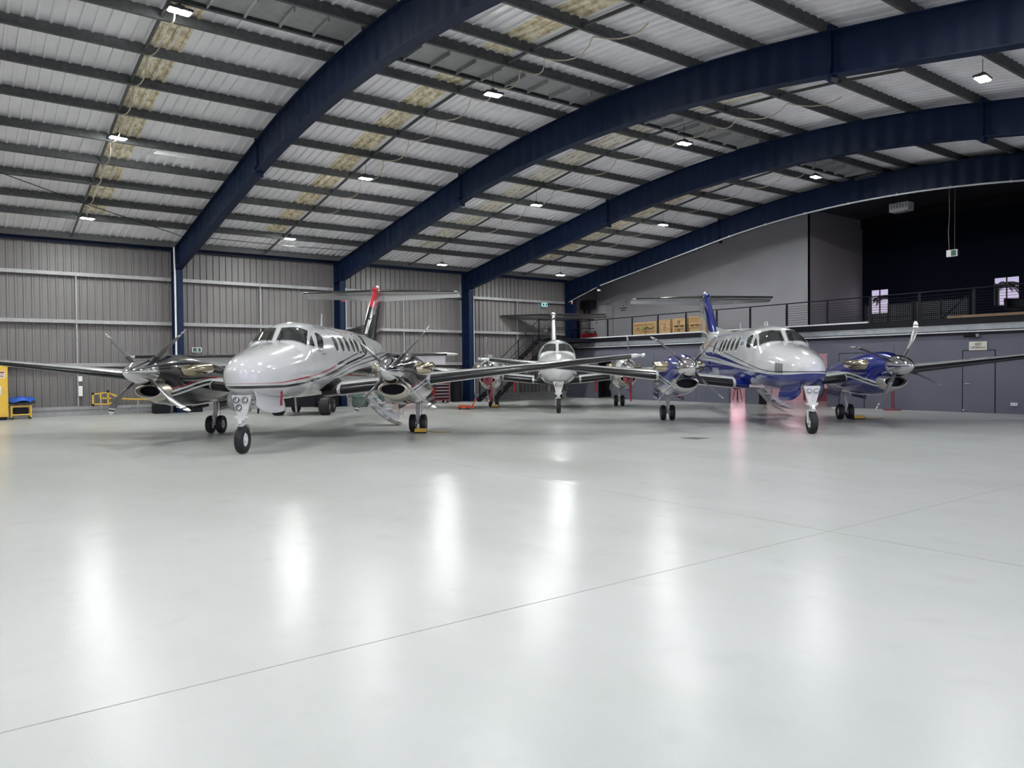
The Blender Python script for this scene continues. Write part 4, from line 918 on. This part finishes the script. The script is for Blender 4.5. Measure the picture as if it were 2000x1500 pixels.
# -- left: white over black with red and black swooping lines
rl_ = [(5.2, 1.335), (4.4, 1.34), (3.9, 1.368), (3.1, 1.42), (2.1, 1.505), (1.4, 1.605), (.98, 1.68)]
bl_ = [(.9, 1.70), (0, 1.84), (-1, 1.985), (-2, 2.12)]
body_l = paint('white_red_black_livery', WHITE, [
    ('z', None, [(6, .6), (2.1, .7), (1.75, .95), (1.55, 1.167), (1.07, 1.339), (-.24, 1.49), (-1.08, 1.586), (-1.95, 1.652), (-3, 1.71), (-5, 1.85), (-8.5, 2.15)], BLACK),
    ('z', [(5.6, 1.243), (4.4, 1.241), (3.52, 1.271), (2.71, 1.338), (1.84, 1.418), (1.03, 1.523), (-.18, 1.728), (-1.11, 1.85), (-2.08, 1.975), (-2.5, 2.10), (-2.72, 2.5), (-3, 3.2)],
          [(5.6, 1.30), (4.46, 1.295), (3.58, 1.322), (2.75, 1.378), (2.06, 1.446), (1.05, 1.587), (-.19, 1.79), (-1.11, 1.908), (-2.0, 2.02), (-2.28, 2.2), (-2.45, 2.52), (-2.62, 3.2)], BLACK),
    ('z', rl_ + [(.8, 2.0), (.6, 3.2), (-9, 3.2)], [(x, z + .034 - max(0, (x - 3.5)) * .016) for x, z in rl_] + [(.8, 1.73), (-9, 1.9)], REDP),
    ('z', [(6, 3.2), (1.2, 3.2), (1.0, 2.2)] + bl_ + [(-2.3, 3), (-9, 3.2)], [(6, 1.5), (1.0, 1.68)] + [(x, z + .026) for x, z in bl_] + [(-2.3, 2.2), (-9, 2.2)], BLACK),
    ('z', [(6, 3.2), (2.0, 3.0), (1.6, 1.405), (.8, 1.535), (-.18, 1.672), (-1.08, 1.782), (-2.0, 1.885), (-2.9, 1.97), (-9, 2.3)], [(6, 1.4), (1.6, 1.408), (.8, 1.55), (-.18, 1.692), (-1.08, 1.805), (-2.0, 1.912), (-2.9, 2.0), (-9, 2.33)], BLACK),
    ('z', [(6, 3.2), (1.5, 3.0), (1.05, 1.42), (-.54, 1.632), (-1.96, 1.766), (-3, 1.85), (-9, 2.2)], [(6, 1.4), (1.05, 1.425), (-.54, 1.65), (-1.96, 1.792), (-3, 1.88), (-9, 2.23)], BLACK)])
nst = [(0.2, 1.33), (1.2, 1.365), (1.9, 1.31), (2.6, 1.19), (3.15, 1.10)]
def nac(name, base, a, b, red=False):
    L_ = [('z',) + th(nst, 0, .05) + (a,), ('z',) + th(nst, -.05, 0) + (BLACK,), ('z',) + th(nst, -.095, -.05) + (a,)]
    if red: L_.append(('z',) + th(nst, .075, .092) + (REDP,))
    return paint(name, base, L_)
fin_l = paint('black_red_fin_livery', BLACK, [strip(-.52, .02, 3.72, 4.5, REDP), strip(-.95, -.62, 3.85, 4.5, REDP), strip(-.20, -.13, 3.3, 3.95, WHITE), strip(-.48, -.40, 3.45, 3.8, WHITE), strip(-.16, -.09, 2.75, 3.25, WHITE)])
wht = paint('gloss_white_paint', WHITE, []); blk = paint('gloss_black_paint', BLACK, []); blu = paint('gloss_blue_paint', BLUE, []); redg = paint('gloss_red_paint', REDP, [])
sat = mat('satin_white_paint', (.60, .61, .60), .3)
pl_ = airplane('turboprop_aeroplane', 'white, black and red twin-engine aeroplane with black engine nacelles, parked nearest on the left', (7.364, 18.43), -2.2435, dict(
    body=body_l, trim=M['frame'], windows=[.70, .13, -.42, -.97, -1.42, -2.05], antennas=[(-.62, .33), (-4.2, .12)], wing=wht, trimwhite=wht, nacelle=nac('black_nacelle_livery', BLACK, WHITE, BLACK, True), lip=mat('bare_metal_lip', (.62, .58, .49), .35, .6),
    prop=(43, 45), tipband=1, geardoor=blk, nosedoor=wht, nose=4.80, lamps=[(-.085, 1.03), (.085, 1.03), (-.035, .885)], rootpaint=blk, fin=fin_l, rudder=paint('dark_red_rudder', (.10, .008, .014), []), dorsal=blk, bullet=redg, beacon=M['white'], strake=blk, stair=True))
for z0, xa, xb in ((2.035, 2.22, 1.90), (1.95, 2.02, 1.70)):    # small script line below the cockpit window
    m = MB(); m.tube([foff(xa + (xb - xa) * j / 30, phz(2, z0 + .018 * math.sin(j * 1.9) + .012 * math.sin(j * .7), 1), .004) for j in range(31)], .005, 5); m.build('script_line', M['grey'], pl_)
# -- right: white over royal blue
fin_r = paint('white_blue_fin_livery', WHITE, [strip(-.62, .05, 2.9, 4.5, BLUE), strip(-.86, -.82, 2.8, 4.05, BLACK), strip(-1.12, -1.08, 2.8, 3.95, BLACK), ('z', [(-9.6, 4.2), (6, 4.2)], None, BLUE)])
pn = [(5.35, 1.44), (4.44, 1.44), (3.7, 1.469), (2.755, 1.563), (1.463, 1.743), (-.16, 1.95), (-1.13, 2.072), (-1.92, 2.176), (-3, 2.28), (-4.5, 2.36), (-9, 2.4)]
body_r = paint('white_royal_blue_livery', WHITE, [
    ('z', None, [(5.6, 1.423), (5.4, 1.403), (4.73, 1.381), (3.67, 1.394), (2.72, 1.449), (1.44, 1.528), (-.11, 1.628), (-1.46, 1.698), (-2.68, 1.773), (-4, 1.82), (-6, 1.9), (-8.5, 2.1)], BLUE),
    ('z', [(5.6, 3), (4.5, 1.452), (3.7, 1.455), (2.75, 1.508), (1.46, 1.608), (-.105, 1.744), (-1.48, 1.864), (-2.84, 1.943), (-3.6, 2.03), (-4.2, 3)], [(5.6, 1.4), (4.5, 1.445), (4.085, 1.455), (3.255, 1.478), (2.448, 1.54), (1.465, 1.645), (-.116, 1.832), (-1.231, 1.95), (-2.18, 2.052), (-3.4, 2.1), (-9, 2.1)], BLUE),
    ('z',) + th(pn, -.002, .02) + (BLACK,),
    ('z', [(6, 3), (-.8, 3), (-1.0, 1.775), (-1.9, 1.83), (-2.9, 1.87), (-9, 2.2)], [(6, 1.5), (-1.0, 1.78), (-1.9, 1.85), (-2.9, 1.895), (-9, 2.22)], BLACK)])
pr_ = airplane('turboprop_aeroplane', 'white twin-engine aeroplane with royal blue belly and blue engine nacelles, parked on the right', (19.198, 13.786), -2.2595, dict(
    body=body_r, trim=M['frame'], windows=[.72, .15, -.40, -.93, -1.40, -2.3], antennas=[(-1.83, .27), (.95, .13), (1.2, .13)], wing=wht, trimwhite=wht, nacelle=nac('blue_nacelle_livery', BLUE, WHITE, BLUE), lip=mat('polished_lip', (.74, .73, .68), .2, .85),
    prop=(26, 43), tipband=0, geardoor=blu, nosedoor=blu, nose=4.90, lamps=[(-.085, 1.0), (.085, 1.0)], rootpaint=blu, fin=fin_r, rudder=paint('white_rudder', WHITE, [('z', [(-9.6, 4.2), (6, 4.2)], None, BLUE)]), dorsal=wht, bullet=blu, beacon=M['white'], strake=blu, stair=True, vents=True))
def on_side(x, z, sd, off=.006):
    p = foff(x, phz(x, z, sd), off); a = fsurf(x + .05, phz(x + .05, z, sd)) - fsurf(x - .05, phz(x - .05, z, sd)); b = fsurf(x, phz(x, z + .04, sd)) - fsurf(x, phz(x, z - .04, sd))
    return frame_m(p, a * sd * 1, b) if sd > 0 else frame_m(p, -a if False else a, b)
def side_text(body, x, z, sd, size, mt, parent):
    p = foff(x, phz(x, z, sd), .008); a = (fsurf(x + .05, phz(x, z, sd)) - fsurf(x - .05, phz(x, z, sd))).normalized() * (-1 if sd > 0 else 1)
    b = (fsurf(x, phz(x, z + .04, sd)) - fsurf(x, phz(x, z - .04, sd))).normalized(); b = (b - a * a.dot(b)).normalized()
    text('lettering', body, size, mt, frame_m(p, a, b), parent)
side_text('B350', 1.25, 2.24, -1, .16, blu, pr_)
side_text('UNN', -1.9, 1.42, -1, .38, wht, pr_)
# -- middle: all white
airplane('turboprop_aeroplane', 'all-white twin-engine aeroplane facing straight ahead, parked at the back in the middle', (20.08, 24.155), -2.247, dict(
    body=wht, trim=M['frame'], windows=[.70, .13, -.42, -.97, -1.42], antennas=[(.3, .14)], wing=wht, trimwhite=wht, nacelle=wht, lip=mat('dull_metal_lip', (.6, .58, .52), .3, .8),
    prop=(0, 0), tipband=1, geardoor=sat, nosedoor=wht, nose=4.70, lamps=[(-.08, 1.0), (.08, 1.0)], rootpaint=blk, fin=wht, rudder=wht, dorsal=wht, bullet=wht, beacon=M['black'], strake=wht))
# ================================================================== THINGS AROUND THE AEROPLANES
def ribbon(p, ln, lab, wd=.05, mt=None, lean=(.02, 0)):
    m = MB(); n = 8
    for o_ in (0, .004):
        m.grid(lambda u, v: (p[0] + lean[0] * u + .012 * math.sin(5 * u) + (v - .5) * wd * .805, p[1] + lean[1] * u - (v - .5) * wd * .593 + o_, p[2] - ln * u), n, 1)
    m.box((p[0], p[1], p[2]), (.05, .05, .04))
    tag(m.build('warning_streamer', mt or M['red']), lab, 'streamer', 'red warning streamers')
def world(pos, rz, l): c, s = math.cos(rz), math.sin(rz); return (pos[0] + l[0] * c - l[1] * s, pos[1] + l[0] * s + l[1] * c, l[2])
PL, PR, PM = ((7.364, 18.43), -2.2435), ((19.198, 13.786), -2.2595), ((20.08, 24.155), -2.247)
ribbon(world(*PL, (3.98, .47, 1.24)), .36, 'dark red streamer hanging beside the nose gear door of the left aeroplane', .045)
ribbon(world(*PM, (3.36, -2.50, 1.02)), .62, 'red streamer below the left-hand engine of the white aeroplane', .07)
ribbon(world(*PM, (1.36, -1.70, 1.06)), .42, 'red streamer on the wing left of the white fuselage', .09)
ribbon(world(*PM, (3.36, 2.70, 1.02)), .68, 'red streamer below the right-hand engine of the white aeroplane', .07)
ribbon(world(*PM, (1.36, 1.55, 1.08)), .46, 'red streamer on the wing right of the white fuselage', .08)
for k, e in enumerate((-1, 1)):
    c = world(*PM, (3.27, e * 2.61, 1.185)); m = MB(); m.lathe(c, (math.cos(PM[1]), math.sin(PM[1]), 0), [(0, .0), (0, .20), (.09, .19), (.10, 0)], 20)
    o = tag(m.build('intake_plug', M['redpaint']), 'red plug in the engine intake of the white aeroplane, %s' % ('left engine in the picture', 'right engine in the picture')[k], 'plug', 'red intake plugs')
def chock(p, rz, lab, rope=True):
    t = thing('wheel_chock', lab, 'wheel chock', p, rz)
    m = MB(); m.prism([(-.09, -.14, 0), (.09, -.14, 0), (.045, -.14, .11), (-.045, -.14, .11)], (0, .28, 0)); m.build('wedge', M['yellow'], t); m = MB(); m.bb((-.095, -.15, .0), (.095, .15, .03)); m.build('sole', M['black'], t)
    if rope: m = MB(); m.tube([(0, -.14, .06), (.1, -.3, .015), (.05, -.5, .012), (.12, -.75, .012)], .012, 6); m.build('rope', mat('ochre_rope', (.30, .22, .05), .8), t)
chock(world(*PL, (.36, 2.72, 0)), PL[1] + math.pi, 'yellow wheel chock with rope at the left aeroplane\'s double wheels')
chock(world(*PM, (.36, -2.55, 0)), PM[1], 'yellow wheel chock at the white aeroplane\'s left-hand wheels in the picture', False)
chock(world(*PR, (.10, 2.98, 0)), PR[1] + math.pi, 'dark-soled yellow chock with rope at the blue aeroplane\'s rightmost wheels')
# parked tow tractor half hidden behind the left aeroplane
tw = thing('tow_tractor', 'dark tow tractor with wide black tyres half hidden under the left aeroplane', 'tractor', (9.8, 25.9, 0), math.atan2(-.805, -.593) + 0.0)
m = MB(); m.box((-.95, 0, .52), (2.5, 1.15, .42)); m.box((-1.7, 0, .86), (.9, 1.1, .3)); m.build('body', M['black'], tw, bevel=.03)
for x, ys, r_, wd in ((0, (.84, -.84), .315, .38), (-1.9, (.6, -.75), .26, .26)):
    for y in ys: m = MB(); tyre(m, (x, y, r_), (0, 1, 0), r_, wd, r_ * .5); m.build('wheel', [M['rubber'], M['grey']], tw)
for e in (-1, 1): m = MB(); m.bar((.05, e * .25, .62), (.05, e * .68, .42), .04, .04); m.build('steering_arm', M['lightgrey'], tw)
m = MB(); m.lathe((-.6, 0, .85), (.4, 0, 1), [(0, .17), (.02, .18), (.03, .16)], 18); m.cyl((-.65, 0, .7), (-.6, 0, .85), .02); m.build('steering_wheel', M['black'], tw)
# detached wing panel standing behind the left aeroplane
t = thing('stored_wing', 'long white wing with black leading edge stored behind the left aeroplane', 'wing', (10.14, 27.6, 0), math.atan2(-6.5, 8.82))
m = MB()
def wsec(x, c0=0, c1=1, off=0): 
    ch = .95 if abs(x) < 5.9 else .75; return [(x, -.30 + a * ch - (off if a < .02 else 0), 2.15 + b * ch + (off if b > 0 else -off)) for a, b in airfoil(c0, c1, (.15 if abs(x) < 6.1 else .06), 10)]
m.loft([wsec(x) for x in (-6.2, -6.05, -5.8, -3, 0, 3, 5.8, 6.05, 6.2)], 0); m.build('panel', wht, t)
m = MB(); m.loft([wsec(x, 0, .08, .006) for x in (-5.8, 0, 5.8)], 0); m.build('leading_edge', M['boot'], t)
m = MB(); m.bb((-6.0, .1, 1.78), (5.7, .135, 2.13)); m.build('flap', wht, t)
for x in (-1.2, 1.2):
    m = MB(); m.bb((x - .05, -.3, 1.95), (x + .05, .6, 2.06))
    for y in (-.45, .55): m.bar((x, .15, 1.98), (x, y, 0.02), .06, .06)
    m.build('trestle', M['black'], t)
# left wall things
t = thing('yellow_cabinet', 'tall yellow safety cabinet cut off by the left edge of the photo', 'cabinet', (.75, 30.9, 0))
m = MB(); m.bb((-.6, -.35, .1), (.6, .35, 1.88)); m.build('body', M['yellow'], t, bevel=.012); m = MB(); m.bb((-.55, -.3, 0), (.55, .3, .1)); m.build('plinth', M['black'], t)
for a, b in ((-.58, -.005), (.005, .58)): m = MB(); m.bb((a, -.365, .14), (b, -.35, 1.84)); m.build('door', M['yellow'], t)
m = MB(); m.bb((.2, -.37, 1.42), (.52, -.366, 1.66)); m.build('label_plate', M['signwhite'], t)
m = MB(); m.bb((.22, -.374, 1.58), (.50, -.37, 1.64)); m.bb((.24, -.374, 1.46), (.48, -.37, 1.49)); m.bb((.24, -.374, 1.52), (.48, -.37, 1.54)); m.build('label_print', M['redpaint'], t)
m = MB(); m.bb((.2, -.37, .85), (.42, -.366, 1.15)); m.build('notice', M['signwhite'], t)
t = thing('trolley', 'small yellow-framed trolley loaded with dark gear beside the yellow cabinet', 'trolley', (1.72, 30.95, 0))
m = MB()
for x in (-.28, .28):
    for y in (-.2, .2): m.bb((x - .025, y - .025, .06), (x + .025, y + .025, .46))
for z in (.16, .44):
    for y in (-.2, .2): m.bb((-.3, y - .02, z - .02), (.3, y + .02, z + .02))
    for x in (-.28, .28): m.bb((x - .02, -.2, z - .02), (x + .02, .2, z + .02))
m.build('frame', M['yellow'], t)
for x in (-.26, .26):
    for y in (-.18, .18): m = MB(); m.cyl((x, y - .02, .045), (x, y + .02, .045), .045); m.build('caster', M['rubber'], t)
m = MB(); m.box((0, 0, .28), (.44, .3, .2)); m.build('motor', M['black'], t, bevel=.03)
m = MB()
m.grid(lambda u, v: (1.72 + .42 * math.cos(2 * math.pi * v) * math.sin(math.pi * min(u, .98) + .001) * (1 + .1 * math.sin(9 * v)), 30.95 + .32 * math.sin(2 * math.pi * v) * math.sin(math.pi * min(u, .98) + .001), .50 + .14 * (1 - math.cos(math.pi * u)) / 2 + .05 * math.sin(12 * v + 3 * u) * u), 10, 30)
tag(m.build('canvas_bundle', mat('dark_canvas', (.03, .028, .032), .8, bump=.4, bscale=12)), 'dark canvas bundle on the trolley under the blue tarp', 'bundle')
m = MB()
m.grid(lambda u, v: (1.72 + .43 * u * math.cos(2 * math.pi * v) * (1 + .14 * math.sin(6.28 * 3 * v)), 30.95 + .34 * u * math.sin(2 * math.pi * v), .77 - .13 * u * u + .035 * math.sin(6.28 * 4 * v + 1) * u + .03 * math.cos(9 * u)), 10, 40)
m.grid(lambda u, v: (1.72 + .43 * u * math.cos(2 * math.pi * v) * (1 + .14 * math.sin(6.28 * 3 * v)), 30.95 + .34 * u * math.sin(2 * math.pi * v), .76 - .13 * u * u + .035 * math.sin(6.28 * 4 * v + 1) * u + .03 * math.cos(9 * u)), 10, 40)
tag(m.build('blue_tarp', M['tarp']), 'crumpled blue tarp folded on top of the trolley by the wall', 'tarp')
t = thing('tow_bar', 'yellow tow bar with triangular frame hung on the sheet wall', 'tow bar', (3.98, 31.45, 0))
m = MB()
for a, b in (((.0, .40), (.0, .78)), ((.0, .78), (.5, .84)), ((.0, .42), (.5, .40)), ((.5, .40), (.5, .84)), ((.25, .42), (.25, .82)), ((.5, .84), (.95, .60)), ((.5, .40), (.95, .58)), ((.3, .62), (.6, .62))): m.bar((a[0], 0, a[1]), (b[0], 0, b[1]), .05, .05)
m.tube([(.9, 0, .59), (1.95, 0, .52)], .035, 10); m.build('bar', M['yellow'], t)
for x, z in ((.0, .38), (.0, .8), (.5, .88)): m = MB(); m.cyl((x, -.03, z), (x, .03, z), .045); m.build('roller', M['black'], t)
for x in (.25, 1.5):
    m = MB(); m.bb((x - .02, -.02, .0), (x + .02, .25, .03)); m.bb((x - .02, -.03, .0), (x + .02, .02, .6)); m.build('stand', M['girt'], t)
m = MB(); m.bb((5.95, 30.8, 0), (6.5, 31.4, .36)); tag(m.build('black_box', M['black'], bevel=.02), 'low black box on the floor below the end of the tow bar', 'box')
m = MB(); m.bb((7.2, 30.9, 0), (7.7, 31.45, .30)); tag(m.build('black_box', M['black'], bevel=.02), 'low black box on the floor behind the blade of the left propeller', 'box')
for z0, z1, lb in ((1.26, 1.45, 'upper'), (.72, 1.09, 'lower')):
    m = MB(); m.bb((3.54, WY - .26, z0), (3.67, WY - .21, z1)); tag(m.build('switch_box', M['white'], bevel=.008), '%s white switch box on the wall upright above the yellow tow bar' % lb, 'switch box')
t = thing('fire_sign', 'small red fire equipment sign on the second navy column from the left', 'sign', (FR[3] + .02, WY - .915, 4.70)); m = MB(); m.box((0, 0, 0), (.24, .02, .24)); m.build('board', M['redpaint'], t); m = MB(); m.prism([(-.03, -.014, -.05), (.03, -.014, -.05), (.03, -.014, .03), (0, -.014, .08), (-.03, -.014, .03)], (0, .004, 0)); m.box((.05, -.012, -.02), (.02, .004, .09)); m.build('pictogram', M['signwhite'], t)
t = thing('tool_chest', 'red tool chest with grey drawers on castors against the wall behind the left aeroplane', 'tool chest', (18.35, 30.75, 0))
m = MB(); m.bb((-.42, -.25, .12), (.42, .25, 1.12)); m.build('body', M['redpaint'], t, bevel=.01)
for j in range(6): m = MB(); m.bb((-.37, -.268, .18 + j * .15), (.37, -.25, .29 + j * .15)); dr = m.build('drawer', M['black'], t); m = MB(); m.bb((-.36, -.285, .27 + j * .15), (.36, -.268, .295 + j * .15)); m.build('pull', M['lightgrey'], dr)
for x in (-.35, .35):
    for y in (-.2, .2): m = MB(); m.cyl((x, y - .02, .06), (x, y + .02, .06), .06); m.build('caster', M['rubber'], t)
for k, (x, y, r_, lb) in enumerate(((14.0, 30.1, .34, 'bundle wrapped in green plastic on the floor, left one behind the propeller blade'), (14.65, 29.75, .3, 'bundle wrapped in green plastic on the floor, right one behind the propeller blade'))):
    m = MB(); m.lathe((x, y, 0), (0, 0, 1), [(0, r_ * .9), (.06, r_ * 1.05), (.3, r_), (.46, r_ * 1.06), (.54, r_ * .7), (.55, .01)], 22, caps=(True, False)); tag(m.build('wrapped_bundle', M['greenwrap']), lb, 'bundle', 'green wrapped bundles')
m = MB(); m.bb((16.2, 31.0, 0), (17.4, 31.45, .38)); tag(m.build('red_case', M['redpaint'], bevel=.03), 'low red case on the floor by the wall behind the left aeroplane', 'case')
m = MB(); m.bb((12.4, 30.7, 0), (13.3, 31.4, .95)); tag(m.build('black_crate', M['black'], bevel=.02), 'black crate against the wall left of the green bundles', 'crate')
m = MB(); m.lathe((19.55, 31.15, 0), (0, 0, 1), [(0, .24), (.03, .27), (1.0, .29), (1.02, .3), (1.06, .3), (1.06, .01)], 24, caps=(True, False)); tag(m.build('black_bin', M['black']), 'tall black bin beside the third navy column', 'bin')
t = thing('ground_jack', 'orange floor tool with upright tilted handle between the left and white aeroplanes', 'tool', (16.25, 25.05, 0), -.6)
m = MB(); m.bb((-.38, -.16, .04), (.1, .16, .16)); m.bb((.05, -.13, .04), (.28, .13, .10)); m.build('base', M['orange'], t, bevel=.015)
m = MB(); m.bar((.18, 0, .08), (.34, 0, .44), .26, .06); m.build('handle', M['orange'], t)
for x in (-.3, 0.0):
    for y in (-.17, .17): m = MB(); m.cyl((x, y - .015, .045), (x, y + .015, .045), .045); m.build('wheel', M['rubber'], t)
m = MB(); m.bb((21.0, 30.55, 0), (21.3, 30.75, 2.3)); tag(m.build('grey_post', M['lightgrey']), 'pale grey upright post right of the third navy column', 'post')
t = thing('floor_drain', 'dark square drain cover set in the floor in front of the blue aeroplane', 'drain', (13.16, 11.03, 0))
m = MB(); m.box((0, 0, .002), (.42, .42, .006)); m.build('cover', mat('drain_cover_metal', (.09, .085, .08), .5), t)
